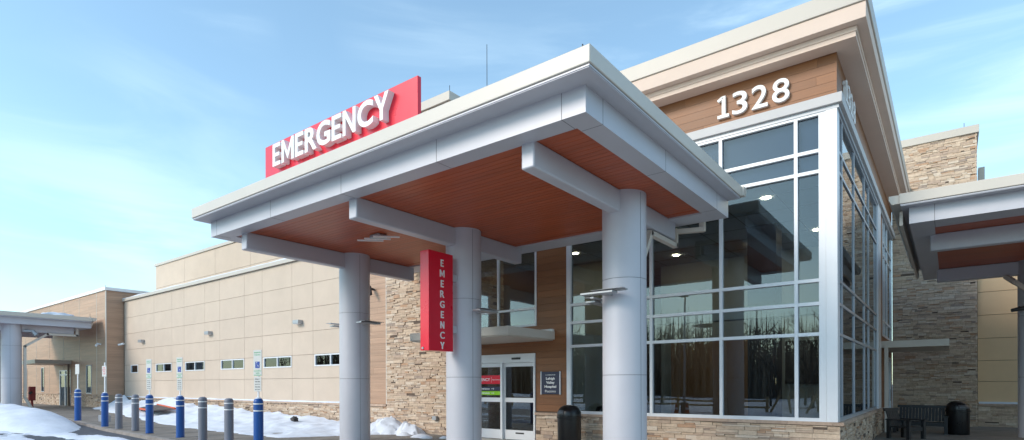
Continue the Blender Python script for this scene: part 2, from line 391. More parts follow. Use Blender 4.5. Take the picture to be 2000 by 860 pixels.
# ------------------------------------------------------------------ shared parts
def ring(mb, X0, X1, Y0, Y1, x0, x1, y0, y1, z0, z1, m=0):
    mb.box(X0, X1, Y0, y0, z0, z1, m); mb.box(X0, X1, y1, Y1, z0, z1, m)
    mb.box(X0, x0, y0, y1, z0, z1, m); mb.box(x1, X1, y0, y1, z0, z1, m)
def canopy(root, X0, X1, Y0, Y1, beams, axis, cols, R_=0.39, seams=(), rseams=(), dz=0.0, colz=0.0, cutcol=True, iny=0.35, openf=(0.47, 0.32, 0.33, 0.62)):
    zt, zf, zs, zb = 5.44 + dz, 5.225 + dz, 5.185 + dz, 4.85 + dz
    MB().box(X0, X1, Y0, Y1, zf, zt).build('fascia', cream, root, bevel=0.012)
    MB().box(X0 + .02, X1 - .02, Y0 + .02, Y1 - .02, zs + .012, zf - .008).build('drip_edge', [silver], root)
    MB().box(X0 + .03, X1 - .03, Y0 + .03, Y1, zs, zs + .012).build('outer_soffit', silver, root)
    bx0, bx1, by0, by1 = X0 + .16, X1 - .26, Y0 + iny, Y1 + .02
    ix0, ix1, iy0, iy1 = bx0 + openf[0], bx1 - openf[1], by0 + openf[2], by1 - openf[3]
    mb = MB(); ring(mb, bx0, bx1, by0, by1, ix0, ix1, iy0, iy1, zb, zs, 0)
    for s in seams: mb.box(s - .004, s + .004, by0 - .0015, by0 + .01, zb - .0015, zs, 1)
    for s in seams: mb.box(s - .004, s + .004, by0 + .01, iy0 - .01, zb - .0015, zb + .01, 1)
    for s in rseams: mb.box(bx1 - .01, bx1 + .0015, s - .004, s + .004, zb - .0015, zs, 1)
    for s in rseams: mb.box(ix1 + .01, bx1 - .01, s - .004, s + .004, zb - .0015, zb + .01, 1)
    mb.build('fascia_band', [silver, silver_d], root)
    mb = MB(); y = iy0; k = 0
    while y < iy1 - .01:
        mb.box(ix0, ix1, y, min(y + .118, iy1), zb + .03, zb + .05, 0); y += .125
    mb.box(ix0, ix1, iy0, iy1, zb + .051, zb + .06, 1)
    mb.build('ceiling', [ceilm, dark], root)
    for (c, a, b) in beams:
        mb = MB()
        if axis == 'Y': mb.box(c - .11, c + .11, a, b, zb - .35, zb + .03)
        else: mb.box(a, b, c - .11, c + .11, zb - .35, zb + .03)
        mb.build('beam', silver, root, bevel=0.022)
    for (cx, cy) in cols:
        g = colz
        mb = MB()
        for za, zb_ in ((g - .1, g + 1.66), (g + 1.668, g + 3.352), (g + 3.36, zb + .03)): mb.lathe([(R_, za), (R_, zb_)], cx, cy, 72)
        mb.lathe([(R_ - .012, g), (R_ - .012, zb)], cx, cy, 48, 1)
        for t in (R(-18), R(162)):
            x, y = cx + math.cos(t) * R_, cy + math.sin(t) * R_
            mb.box(x - .003, x + .003, y - .003, y + .003, g, zb, 1)
        mb.build('column', [silver, silver_d], root)
    return (bx0, bx1, by0, by1, ix0, ix1, iy0, iy1)

# ------------------------------------------------------------------ main entrance canopy
T = thing('entrance_canopy', (-8.5, 9.4, 0), 'large silver canopy with red-brown ceiling on three round columns over the entrance', 'canopy')
CX = (-4.65, -8.54, -12.38)
canopy(T, -13.42, -3.29, 5.79, 11.8, [(CX[0] , 6.44, 11.55), (CX[1], 6.44, 11.42), (CX[2], 6.44, 11.4)], 'Y', [(x, 9.4) for x in CX],
       seams=(-3.9, -6.12, -8.46, -10.76, -12.99), rseams=(6.58, 8.63, 11.12))
mb = MB(); mb.prism([(11.80, 5.24), (11.80, 5.42), (11.98, 5.42), (11.98, 5.34), (11.93, 5.24)], -13.42, -3.24, ax='YZ'); mb.build('gutter', cream, T)
mb = MB(); mb.path([(-4.1, 11.9, 5.22), (-4.1, 11.9, 4.72), (-4.62, 11.72, 4.72)], .11, .09)
mb.path([(-4.62, 11.72, 4.43), (-4.62, 10.45, 4.43), (-4.62, 9.87, 3.55), (-4.62, 9.87, 0.3)], .11, .09)
mb.path([(-4.62, 11.72, 4.74), (-4.62, 11.72, 4.43)], .11, .09); mb.build('downspout', cream, T)
for (x0, x1, y0, y1) in ((-12.79, -3.88, 11.0, 11.16), (-12.79, -3.88, 6.47, 6.62)): MB().box(x0, x1, y0, y1, 4.872, 4.879).build('ceiling_border', ceilm, T)

# roof-top sign
T = thing('rooftop_sign', (-9.4, 6.7, 5.44), 'large red EMERGENCY sign with thick white letters standing on the canopy roof', 'sign')
MB().box(-11.85, -7.06, 6.65, 6.73, 5.5, 6.68).build('panel', red, T, bevel=.006)
for x in (-11.4, -10.2, -9.0, -7.6): MB().box(x, x + .06, 6.731, 6.80, 5.44, 6.5).bar((x + .03, 6.78, 6.2), (x + .03, 7.5, 5.46), .05, .05).build('support', greyf, T)
row_letters('EMERGENCY', -11.33, -7.64, 6.10, 0.465, 6.652, 0.135, white, T, bold=0.026, gapf=.11)
for (x, y, r_, h_, lb) in ((-11.72, 6.35, .22, .16, 'small snow clump on the canopy edge under the left end of the red rooftop sign'), (-7.9, 6.35, .28, .13, 'small snow clump on the canopy edge right of the rooftop letters')):
    mb = MB(); bmesh.ops.create_icosphere(mb.bm, subdivisions=4, radius=1)
    for v in mb.bm.verts:
        d = 1 + .28 * noise.noise(v.co * 2.2 + Vector((x, 0, 0))) + .1 * noise.noise(v.co * 6)
        v.co = Vector((x + v.co.x * r_ * d, y + v.co.y * r_ * .8 * d, 5.42 + max(v.co.z, -.05) * h_ * d))
    for f in mb.bm.faces: f.smooth = True
    tag(mb.build('snow_clump', snowm), lb, 'snow clump', 'snow left on the canopy roof')

# hanging vertical sign
T = thing('column_sign', (-8.47, 8.5, 2.2), 'tall narrow red box sign reading EMERGENCY downwards, fixed to the middle column', 'sign')
MB().box(-8.60, -8.35, 8.15, 8.86, 2.2, 4.24).build('cabinet', red, T, bevel=.008)
MB().box(-8.56, -8.40, 8.86, 9.03, 2.6, 2.75).build('bracket', silver, T); MB().box(-8.56, -8.40, 8.86, 9.03, 3.7, 3.85).build('bracket', silver, T)
zt = 4.09
for ch in 'EMERGENCY':
    bm_, wd = text_bm(ch, None, .145, .012, .012); bm_.free()
    put_text('letter', ch, (-8.35, 8.53 - wd / 2, zt - .145), None, .145, .012, white, T, 'R', bold=0.012); zt -= .213
MB().cone((-8.52, 8.149, 2.25), (-8.52, 8.13, 2.25), .03, .025, 12).build('drain_cap', greyf, T)

# column lights: two staggered metal slats on a bracket
def slat_light(loc, rotz, label, cat='wall light', group='slatted metal lights on the columns'):
    T = thing('column_light', (0, 0, 0), label, cat, group)
    MB().box(-.07, .07, 0, .13, -.05, .05).build('bracket', greyf, T, bevel=.006)
    mb = MB().box(-.40, .22, .10, .17, .0, .03).box(-.40, .22, .10, .30, .022, .032); mb.build('slat', greyf, T, bevel=.004)
    MB().box(-.24, .38, .16, .36, -.045, -.012).build('slat', greyf, T, bevel=.004)
    T.location = loc; T.rotation_euler = (0, 0, rotz)
    return T
slat_light((-12.77, 9.40, 3.10), R(90), 'slatted metal light on the left side of the leftmost tall canopy column')
slat_light((-11.99, 9.40, 3.10), R(-90), 'slatted metal light on the right side of the leftmost tall canopy column')
slat_light((-8.15, 9.45, 3.10), R(-90), 'slatted metal light on the middle canopy column, right of the red box sign')
slat_light((-4.75, 9.02, 3.10), R(180), 'slatted metal light on the front of the nearest, rightmost canopy column')
slat_light((-5.04, 9.55, 3.06), R(90), 'slatted metal light on the left side of the nearest canopy column')

# ceiling light: box with three rods
T = thing('ceiling_light', (-10.2, 8.4, 4.88), 'small white light with three crossing bars under the canopy ceiling', 'ceiling light')
MB().box(-10.38, -10.05, 8.28, 8.52, 4.80, 4.88).build('housing', greyf, T, bevel=.02)
for dx in (-.3, -.05, .25):
    MB().bar((-10.2 + dx - .22, 8.22, 4.80), (-10.2 + dx + .2, 8.62, 4.80), .04, .03).build('bar', white, T)
# security cameras
def seccam(p, d, label, m=dark, s=1.0):
    T = thing('security_camera', p, label, 'security camera', 'security cameras on the walls')
    p = Vector(p); d = Vector(d).normalized()
    MB().cone(p, p + Vector((0, -.12, .02)) * s, .03 * s, .03 * s, 10).build('mount', m, T)
    q = p + Vector((0, -.14, -.02)) * s
    MB().cone(q - d * .1 * s, q + d * .16 * s, .055 * s, .045 * s, 14).build('housing', m, T)
seccam((-15.27, 12.38, 4.68), (.6, -.3, -.9), 'dark security camera on the wood strip beside the left stone tower', dark, 1.3)

# ------------------------------------------------------------------ building helpers
def window(root, ax, face, u0, u1, z0, z1, mulls=(), rows=(), fw_=.05, fd=.06, m=frameg, name='window', deep=.08, spand=None, mw=.05, interior=True, fo=None):
    """frame on the wall face with mullions and rails, its panes as sub-parts"""
    mb = MB(); fo = fw_ if fo is None else fo
    d0, d1 = -.02, fd
    mb.fbox(ax, face, d0, d1, u0, u0 + fo, z0, z1); mb.fbox(ax, face, d0, d1, u1 - fo, u1, z0, z1)
    mb.fbox(ax, face, d0, d1, u0 + fo, u1 - fo, z0, z0 + fw_); mb.fbox(ax, face, d0, d1, u0 + fo, u1 - fo, z1 - fw_, z1)
    us = [u0 + fo] + list(mulls) + [u1 - fo]; zs = [z0 + fw_] + list(rows) + [z1 - fw_]
    for u in mulls: mb.fbox(ax, face, d0, d1 - .002, u - mw / 2, u + mw / 2, z0 + fw_, z1 - fw_)
    for z in rows:
        for i, (a, b) in enumerate(zip(us, us[1:])):
            a2 = a + (mw / 2 if i else 0); b2 = b - (mw / 2 if i < len(us) - 2 else 0)
            mb.fbox(ax, face, d0, d1 - .004, a2, b2, z - mw / 2, z + mw / 2)
    f = mb.build(name, m, root)
    for i, (a, b) in enumerate(zip(us, us[1:])):
        for j, (c, d) in enumerate(zip(zs, zs[1:])):
            a2 = a + (mw / 2 if i else 0); b2 = b - (mw / 2 if i < len(us) - 2 else 0)
            c2 = c + (mw / 2 if j else 0); d2 = d - (mw / 2 if j < len(zs) - 2 else 0)
            MB().fbox(ax, face, .0, .008, a2, b2, c2, d2).build('pane', glass, f)
    return f

# ------------------------------------------------------------------ entrance block (tower)
B = thing('entrance_block', (-6, 12.4, 0), 'tall entrance block with brown boards, corner glass wall, cream cornice and stone base', 'building')
YF = 12.43; XR = -1.73
hd = (-11.2, -8.71, 0, 2.33); hw = (-11.6, -8.67, 3.05, 5.25); hg = (-7.72, -1.7, .74, 7.0); sb = (-8.69, -1.6, 0, .80)
mb = MB(); boards(mb, 'F', YF, -12.0, -1.70, .80, 7.83, .175, [hd, hw, hg], seed=5)
boards(mb, 'R', XR, 12.405, 20.6, 7.0, 7.83, .175, seed=6); boards(mb, 'R', XR, 20.6, 25.25, .35, 7.83, .175, [(22.7, 24.5, 0, 2.42), (21.5, 25.0, 3.0, 6.9)], seed=8)
mb.build('wood_cladding', woodm, B)
mb = MB()                                           # solid wall behind the cladding
for (a, b, c, d) in clip((-12.0, -1.75, 0, 8.0), [hd, hw, hg]): mb.box(a, b, YF + .002, YF + .25, c, d)
mb.box(-7.72, -1.75, YF + .002, YF + .25, 0, .72)
mb.box(-1.98, XR - .002, YF + .26, 20.0, 0, .72); mb.box(-1.98, XR - .002, YF + .26, 25.2, 7.0, 8.0)
for (a, b, c, d) in clip((20.0, 25.2, 0, 7.0), [(22.7, 24.5, -1, 2.42), (21.5, 25.0, 3.0, 6.9)]): mb.box(-1.98, XR - .002, a, b, c, d)
mb.box(-12, -1.8, 25.2, 25.4, 0, 8); mb.box(-12.2, -12.0, 12.7, 25.2, 0, 8)
mb.build('wall', mortar, B)
mb = MB(); stones(mb, 'F', YF - .01, -8.69, -1.66, 0, .70, seed=11); stones(mb, 'R', XR + .01, 12.4, 21.3, 0, .70, seed=12)
mb.build('stone_base', stone, B)
mb = MB(); u = -8.71
rnd = random.Random(3)
while u < -1.6: e = min(u + rnd.uniform(.5, .8), -1.59); mb.box(u, e - .004, YF - .085, YF - .001, .70, .765); u = e
u = 12.345
while u < 20.9: e = min(u + rnd.uniform(.5, .8), 20.9); mb.box(XR + .001, XR + .12, u + .002, e - .002, .70, .765); u = e
mb.build('stone_cap', stonecap, B)
# grey band above the glass and white corner post
MB().box(-7.72, -1.60, 12.28, YF, 6.80, 6.99).box(XR, -1.60, YF, 25.2, 6.80, 6.99).build('grey_band', trimg, B, bevel=.008)
MB().box(-7.70, -1.66, 12.34, YF, 6.725, 6.80).box(XR, -1.66, YF, 25.1, 6.725, 6.80).build('band_lip', frameg, B)
MB().box(-1.885, -1.69, 12.345, 12.6, .765, 6.73).build('corner_post', framew, B, bevel=.004)
# the big window walls
window(B, 'F', YF, -7.72, -1.887, .765, 6.75, mulls=(-5.98, -5.45, -3.87, -2.41), rows=(2.46, 3.05, 3.50, 5.60, 6.0), fw_=.07, fo=.12, fd=.075, m=framew, name='window_wall', mw=.065)
window(B, 'R', XR, 12.6, 19.75, .765, 6.75, mulls=(13.05, 14.85, 16.8, 17.75), rows=(2.46, 3.05, 3.50, 5.60, 6.0), fw_=.07, fd=.035, m=frameg, name='window_wall', mw=.055)
MB().box(XR - .1, XR + .07, 19.75, 20.55, .765, 6.73).build('pilaster', framew, B)
window(B, 'R', XR, 21.5, 24.9, 3.0, 6.8, mulls=(22.2, 23.2), rows=(3.5, 5.6, 6.0), fw_=.07, fd=.04, m=framew, name='side_window', mw=.06)
# window above the door
window(B, 'F', YF, -11.6, -8.67, 3.05, 5.25, mulls=(-9.97,), rows=(3.52,), fw_=.05, fd=.05, m=framew, name='upper_window', mw=.06)
# spandrel panels behind the two top rows
MB().box(-7.6, -2.0, YF + .10, YF + .14, 5.62, 6.74).box(-1.9, -1.86, 12.62, 19.7, 5.62, 6.74).build('spandrel', spandrel, B)
# cornice
MB().box(-12.25, -1.14, 11.83, 25.45, 8.29, 8.62).build('cornice_cap', capm, B, bevel=.01)
MB().box(-12.22, -1.17, 11.86, 25.4, 8.0, 8.285).build('cornice_fascia', creamw, B, bevel=.006)
MB().box(-12.1, -1.33, 12.03, 25.35, 7.90, 7.999).build('cornice_step', creamw, B, bevel=.01)
MB().box(-12.1, -1.35, 12.05, 25.3, 7.81, 7.899).build('cornice_soffit', creamw, B)
# inside
MB().box(-12, -1.9, 12.7, 25.1, -.04, .012).build('interior_floor', intf, B)
mb = MB().box(-12, -1.9, 12.70, 25.1, 5.60, 5.61, 0)
for i in range(9): mb.box(-12, -1.9, 13.3 + i * 1.2, 13.32 + i * 1.2, 5.594, 5.5985, 1)
for i in range(8): mb.box(-11.4 + i * 1.2, -11.38 + i * 1.2, 12.7, 25, 5.594, 5.5985, 1)
mb.build('interior_ceiling', [ctile, dark], B)
MB().box(-12, -8.0, 17.0, 17.1, .01, 5.59).box(-8.0, -2.6, 19.0, 19.1, .01, 5.59).box(-8.1, -7.99, 12.8, 17, .01, 2.9).build('interior_wall', intw, B)
MB().box(-7.6, -5.0, 18.9, 18.97, .02, 2.9).build('interior_panel', into, B)
MB().box(-4.2, -3.5, 15.6, 16.2, .02, 5.59).build('interior_pillar', inta, B)
MB().box(-4.0, -3.1, 18.93, 18.99, 1.5, 2.8).build('picture', inta, B)
MB().box(-8, -2.1, 15.5, 15.9, 3.2, 3.5).build('interior_balcony_edge', intw, B)
for (x, y) in ((-3.21, 13.4), (-5.88, 14.6), (-4.6, 17.6), (-6.9, 17.6), (-2.8, 17.0), (-9.3, 15.4), (-10.6, 15.4), (-9.3, 13.6), (-2.9, 21.5), (-5.5, 21.5)):  # lamps beyond the few seen are added to brighten the lobby
    MB().cone((x, y, 5.592), (x, y, 5.585), .10, .10, 20).build('ceiling_lamp', lampm, B)
mb = MB()
for x in (-7.2, -6.4):
    mb.lathe([(.22, .01), (.24, .4), (.26, .78), (.20, .92), (.05, .95)], x + 0.05, 13.3, 20)
mb.build('lobby_chair', black, B)
# automatic sliding door
D = (-11.2, -8.71)
mb = MB(); y0 = 12.36
mb.box(D[0], D[1], y0, YF + .1, 2.10, 2.33); mb.box(-8.76, -8.71, y0, YF + .1, 0, 2.10); mb.box(D[0], D[0] + .05, y0, YF + .1, 0, 2.10)
mb.box(-9.86, -9.80, y0 - .015, YF + .1, 0, 2.10)
dr = mb.build('entrance_door', framew, B)
for (a, b, yy) in ((-11.15, -9.86, 12.40), (-9.80, -8.76, 12.43)):
    mb = MB(); mb.box(a + .002, b - .002, yy, yy + .04, .005, .26); mb.box(a + .002, b - .002, yy, yy + .04, 1.99, 2.095); mb.box(a + .002, a + .05, yy, yy + .04, .26, 1.99); mb.box(b - .05, b - .002, yy, yy + .04, .26, 1.99); mb.box(a + .05, b - .05, yy, yy + .04, 1.02, 1.14)
    mb.build('door_leaf', framew, dr)
    MB().box(a + .05, b - .05, yy + .015, yy + .022, .26, 1.02).box(a + .05, b - .05, yy + .015, yy + .022, 1.14, 1.99).build('door_glass', glass, dr)
MB().box(-9.46, -9.18, 12.33, 12.36, 2.18, 2.23).build('door_sensor', dark, dr)
MB().box(-9.40, -9.12, 12.425, 12.43, .16, .20).build('door_label', dark, dr)
# stickers on the sliding door
st = MB().box(-11.05, -9.91, 12.408, 12.412, 1.52, 1.76).build('red_door_sticker', red, dr)
put_text('sticker_text', 'EMERGENCY', (-11.0, 12.408, 1.60), .72, .085, .002, white, st, bold=.02)
put_text('sticker_text', 'Open 24 hours', (-10.20, 12.408, 1.615), .27, .04, .002, white, st, bold=.01)
MB().box(-10.235, -10.23, 12.405, 12.408, 1.56, 1.72).build('sticker_line', white, st)
for (za, zb_, mm, tx) in ((1.33, 1.44, navy, 'Entrance'), (1.21, 1.32, green, 'Entrance')):
    st = MB().box(-11.05, -9.91, 12.408, 12.412, za, zb_).build('door_sticker', mm, dr)
    put_text('sticker_text', tx, (-10.62, 12.408, za + .03), .32, .055, .002, white, st, bold=.02)
    zc = (za + zb_) / 2
    MB().bar((-10.24, 12.407, zc), (-10.13, 12.407, zc), .002, .012).bar((-10.13, 12.407, zc), (-10.17, 12.407, zc + .03), .002, .012, up=(0, 1, 0)).bar((-10.13, 12.407, zc), (-10.17, 12.407, zc - .03), .002, .012, up=(0, 1, 0)).build('arrow', white, st)
# small flat canopy over the door
mb = MB().box(-11.4, -8.10, 10.43, YF - .03, 2.66, 2.865); K = mb.build('door_canopy', cream, B, bevel=.008)
MB().box(-11.35, -8.15, 10.48, 12.38, 2.635, 2.66).build('canopy_soffit', capm, K)
MB().box(-11.4, -8.12, 12.30, 12.40, 2.865, 2.93).build('flashing', white, K)
# side door with its canopy
mb = MB().box(XR, -.02, 21.0, 24.4, 2.60, 2.81); K = mb.build('side_door_canopy', cream, B, bevel=.008)
MB().path([(-1.56, 20.96, 2.62), (-1.56, 20.96, 0.02)], .10, .08).build('downspout', cream, K)
mb = MB().fbox('R', XR, -.1, .05, 22.7, 22.8, 0, 2.4).fbox('R', XR, -.1, .05, 24.4, 24.5, 0, 2.4).fbox('R', XR, -.1, .05, 22.8, 24.4, 2.3, 2.4).fbox('R', XR, -.1, .03, 22.8, 24.4, .0, .25).fbox('R', XR, -.1, .04, 23.55, 23.65, .25, 2.3)
dr = mb.build('side_door', framew, B)
MB().fbox('R', XR, -.03, -.02, 22.8, 23.55, .25, 2.3).fbox('R', XR, -.03, -.02, 23.65, 24.4, .25, 2.3).build('door_glass', glass, dr)
MB().fbox('R', XR, .06, .10, 23.7, 23.73, .9, 1.3).build('handle', greyf, dr)
# numbers 1328, front and side
for (ax, u0, lb) in (('F', -3.92, 'white raised building number 1328 on brown boards above the front glass wall'), ('R', 13.1, 'white raised building number 1328 on the side face of the block, seen edge-on')):
    if ax == 'F': T = thing('building_number', (-3.2, 12.4, 7.1), lb, 'sign', 'building numbers under the cornice')
    else: T = thing('building_number', (-1.7, 14, 7.1), lb, 'sign', 'building numbers under the cornice')
    face = 12.402 if ax == 'F' else -1.70
    x = u0
    for ch, wd in (('1', .23), ('3', .31), ('2', .32), ('8', .33)):
        if ch == '1':
            mb = MB(); dpt = .07
            if ax == 'F':
                mb.box(x + .09, x + .165, face - dpt, face, 7.13 + .065, 7.585); mb.box(x, x + .235, face - dpt, face, 7.13, 7.195)
                mb.bar((x + .10, face - dpt / 2, 7.56), (x + .005, face - dpt / 2, 7.50), dpt, .055)
            else:
                mb.box(face, face + dpt, x + .09, x + .165, 7.195, 7.585); mb.box(face, face + dpt, x, x + .235, 7.13, 7.195)
                mb.bar((face + dpt / 2, x + .10, 7.56), (face + dpt / 2, x + .005, 7.50), dpt, .055)
            mb.build('numeral', white, T)
        else:
            put_text('numeral', ch, (x, face, 7.125) if ax == 'F' else (face, x, 7.125), wd - .01, .465, .07, white, T, ax, bold=.006)
        x += wd + .075
# hospital name sign
T = thing('name_sign', (-8.22, 12.4, 1.25), 'small navy wall sign with hospital name between the sliding door and the glass wall', 'sign')
MB().box(-8.50, -7.94, 12.365, 12.385, 1.25, 1.83).build('panel', navy, T)
MB().box(-8.525, -8.50, 12.36, 12.40, 1.24, 1.84).box(-7.94, -7.915, 12.36, 12.40, 1.24, 1.84).build('side_strip', framew, T)
for (tx, z, h_, b_, wd) in (('A CAMPUS OF', 1.735, .028, .01, .30), ('Lehigh', 1.605, .085, .03, .27), ('Valley', 1.50, .085, .03, .26), ('Hospital', 1.395, .085, .03, .36), ('Pocono', 1.295, .065, .0, .33)):
    put_text('text_line', tx, (-8.22 - wd / 2, 12.366, z), wd, h_, .003, white, T, bold=b_)

# ------------------------------------------------------------------ stone towers
def stone_tower(x0, x1, y, depth, top, label, right=True):
    T = thing('stone_tower', ((x0 + x1) / 2, y, 0), label, 'stone tower')
    mb = MB(); stones(mb, 'F', y + .05, x0, x1, 0, top, seed=int(abs(x0 * 10))); stones(mb, 'R', x1 - .05, y + .0, y + depth, 0, top, seed=77)
    mb.build('stone_facing', stone, T)
    MB().box(x0 + .01, x1 - .052, y + .052, y + depth, 0, top).build('wall', mortar, T)
    MB().box(x0 - .05, x1 + .06, y - .05, y + depth, top, top + .27).build('coping', capm, T, bevel=.01)
    return T
TW = stone_tower(-14.62, -11.77, 12.34, 2.6, 9.92, 'tall pale stone tower beside the sliding entrance door, behind the red box sign')
MB().box(-12.42, -12.26, 12.24, 12.33, .44, .56).build('outlet_box', greyf, TW)
stone_tower(-1.70, .74, 25.3, 2.6, 10.1, 'tall stone tower at the right end, behind the black bench')

# ------------------------------------------------------------------ tan office wing (left)
W = thing('office_wing', (-27, 12.4, 0), 'long low tan panelled wing with a row of small windows', 'building')
wins = [(-36.2, -35.2, 2.20, 2.66), (-32.85, -30.95, 2.20, 2.64), (-29.42, -27.43, 2.20, 2.64), (-25.85, -23.83, 2.20, 2.64), (-22.26, -20.22, 2.20, 2.64), (-18.69, -16.75, 2.20, 2.64)]
us = [-37.13, -33.09, -30.93, -29.56, -27.41, -25.98, -23.81, -22.38, -20.2, -18.81, -16.6]
zs = [.87, 1.76, 2.65, 3.52, 4.41, 5.31, 6.25]
mb = MB(); panels(mb, 'F', YF, us, zs, wins, g=.006); mb.build('wall_panels', tan, W)
mb = MB()
for q in clip((-37.12, -16.6, 0, 6.24), wins): mb.box(q[0], q[1], YF + .001, YF + .3, q[2], q[3])
mb.box(-37.12, -14.7, YF + .31, 30, 4.5, 6.2); mb.box(-37.12, -14.7, YF + .31, YF + .9, 4.3, 4.5); mb.box(-37.12, -36.9, YF + .3, YF + .9, 0, 4.3); mb.box(-16.6, -14.7, YF + .001, YF + .3, 0, 6.24)
mb.build('wall', joint, W)
for (a, b, c, d) in wins:
    f = window(W, 'F', YF, a, b, c, d, mulls=() if b - a < 1.2 else ((a + b) / 2,), fw_=.045, fd=.05, m=framew, name='window', mw=.05)
MB().box(-36.8, -14.8, YF + .9, YF + 1.0, 0, 4.2).build('dark_room_backing', inta, W)  # near-black sheet puts the shade of the rooms behind the windows into colour
MB().box(-37.3, -14.55, 12.30, 12.9, 6.262, 6.40).build('coping', capm, W)
snow_strip = MB(); 
mb = MB(); stones(mb, 'F', YF - .0, -37.1, -14.64, 0, .80, seed=21, th=.045); mb.build('stone_base', stone, W)
mb = MB(); u = -37.1
while u < -14.66: e = min(u + rnd.uniform(.5, .9), -14.65); mb.box(u, e - .004, 12.34, 12.428, .80, .868); u = e
mb.build('stone_cap', stonecap, W)
mb = MB(); boards(mb, 'F', YF, -16.58, -14.67, .875, 6.25, .2, seed=31); mb.build('wood_cladding', woodf, W)
MB().box(-14.66, -14.625, 12.36, 12.43, .87, 6.25).build('edge_trim', cream, W)
for x, n in ((-34.5, 'far left'), (-26.86, 'middle'), (-19.66, 'right')):
    pos = {'far left': 'above the smallest square window', 'middle': 'midway along the tan wing', 'right': 'nearest to the leftmost canopy column'}[n]
    T = thing('wall_light', (x, 12.36, 3.84), 'small grey box light on the tan wall, ' + pos, 'wall light', 'box lights on the tan wall')
    MB().box(x - .19, x + .19, 12.20, 12.398, 3.83, 3.97).build('housing', greyf, T, bevel=.01)
    MB().box(x - .16, x + .16, 12.22, 12.38, 3.82, 3.83).build('diffuser', white, T)

def snow_field(name, x0, x1, y0, y1, st, hf, label, parent=None):
    mb = MB(); bm = mb.bm; nx = int((x1 - x0) / st); ny = int((y1 - y0) / st)
    H = {}
    for i in range(nx + 1):
        for j in range(ny + 1):
            x, y = x0 + i * st, y0 + j * st; H[i, j] = hf(x, y)
    vs = {}
    def gv(i, j):
        if (i, j) not in vs:
            x, y = x0 + i * st, y0 + j * st; b, h = H[i, j]
            jx = .35 * st * noise.noise(Vector((x * 3, y * 3, 1))); jy = .35 * st * noise.noise(Vector((x * 3, y * 3, 5)))
            vs[i, j] = bm.verts.new((x + jx, y + jy, b + max(h, -.03)))
        return vs[i, j]
    for i in range(nx):
        for j in range(ny):
            if max(H[i, j][1], H[i + 1, j][1], H[i, j + 1][1], H[i + 1, j + 1][1]) > 0:
                bm.faces.new((gv(i, j), gv(i + 1, j), gv(i + 1, j + 1), gv(i, j + 1))).smooth = True
    o = mb.build(name, snowm, None, at=(0, 0, 0)); tag(o, label, 'snow', kind='stuff'); return o
# thin line of snow lying on the wainscot cap and on the roof edge
def strip(x, y):
    n = noise.noise(Vector((x * .9, 3, 0))); return (.868, .05 + .05 * n - abs(y - 12.36) * .5)
mb = MB()
u = -37.1
while u < -16.62:
    e = u + .25; h_ = .05 + .03 * noise.noise(Vector((u * 1.1, 3, 0))); h2 = .05 + .03 * noise.noise(Vector((e * 1.1, 3, 0)))
    mb.prism([(u, .868), (e, .868), (e, .868 + h2), (u, .868 + h_)], 12.335, 12.399); u = e
o = mb.build('snow_on_ledge', snowm); tag(o, 'thin line of snow lying on the stone ledge of the tan wing', 'snow', kind='stuff')
mb = MB(); u = -37.2
while u < -14.6:
    e = u + .3; h_ = .035 + .035 * noise.noise(Vector((u * .7, 9, 0))); h2 = .035 + .035 * noise.noise(Vector((e * .7, 9, 0)))
    mb.prism([(u, 6.402), (e, 6.402), (e, 6.402 + h2), (u, 6.402 + h_)], 12.32, 12.88); u = e
tag(mb.build('snow_on_roof_edge', snowm), 'thin line of snow along the roof edge of the tan wing', 'snow', kind='stuff')

# rear block above the wing
Bk = thing('rear_block', (-31, 16, 0), 'taller plain tan block rising behind the long tan wing', 'building')
mb = MB(); panels(mb, 'F', 16.0, [-42.3, -38, -34, -30, -26, -22, -18], [6.4, 8.0, 9.48], g=.008); panels(mb, 'L', -42.3, [16.0, 20, 24], [6.4, 8.0, 9.48]); mb.build('wall_panels', tan, Bk)
MB().box(-42.3, -18, 16.002, 30, 0, 9.48).build('wall', joint, Bk); MB().box(-42.4, -18, 15.9, 30, 9.48, 9.64).build('coping', capm, Bk)

# ------------------------------------------------------------------ far wing with tan boards
F = thing('far_wing', (-48, 11.55, 0), 'far brown boarded wing with vertical metal seams and slit windows', 'building')
slits = [(-49.4, -48.75, 1.10, 2.76), (-40.40, -39.50, 1.04, 2.72), (-53.5, -52.9, 1.1, 2.76)]
fd = (-45.4, -43.2, .2, 2.50)
mb = MB(); boards(mb, 'F', 11.55, -64, -37.22, 1.0, 6.80, .19, slits + [fd], seed=41, lens=(2.9, 3.1)); 
boards(mb, 'R', -37.22, 11.53, 12.38, 1.0, 6.80, .19, seed=42); boards(mb, 'R', -37.22, 12.38, 15.0, 6.45, 6.80, .19, seed=43); mb.build('wood_cladding', woodf, F)
mb = MB()
for q in clip((-64, -37.24, .0, 6.79), slits + [fd]): mb.box(q[0], q[1], 11.552, 11.8, q[2], q[3])
mb.box(-37.6, -37.222, 11.8, 18, 0, 6.79); mb.box(-64, -37.7, 12.6, 12.7, 0, 6.7); mb.box(-64, -37.7, 11.85, 20, 6.6, 6.79); mb.build('wall', joint, F)
mb = MB()
for x in (-61.4, -58.9, -56.2, -53.4, -50.57, -47.62, -44.62, -41.62, -38.65): 
    mb.box(x - .02, x + .02, 11.515, 11.552, 1.0 if not -45.4 < x < -43.2 else 2.5, 6.8)
mb.box(-37.25, -37.18, 11.505, 11.55, 1.0, 6.8); mb.build('seam_strips', cream, F)
mb = MB(); stones(mb, 'F', 11.55, -64, -45.4, .15, .97, seed=44); stones(mb, 'F', 11.55, -43.2, -37.22, .15, .97, seed=45); mb.build('stone_base', stone, F)
MB().box(-64, -45.4, 11.46, 11.549, .97, 1.04).box(-43.2, -37.16, 11.46, 11.549, .97, 1.04).build('stone_cap', stonecap, F)
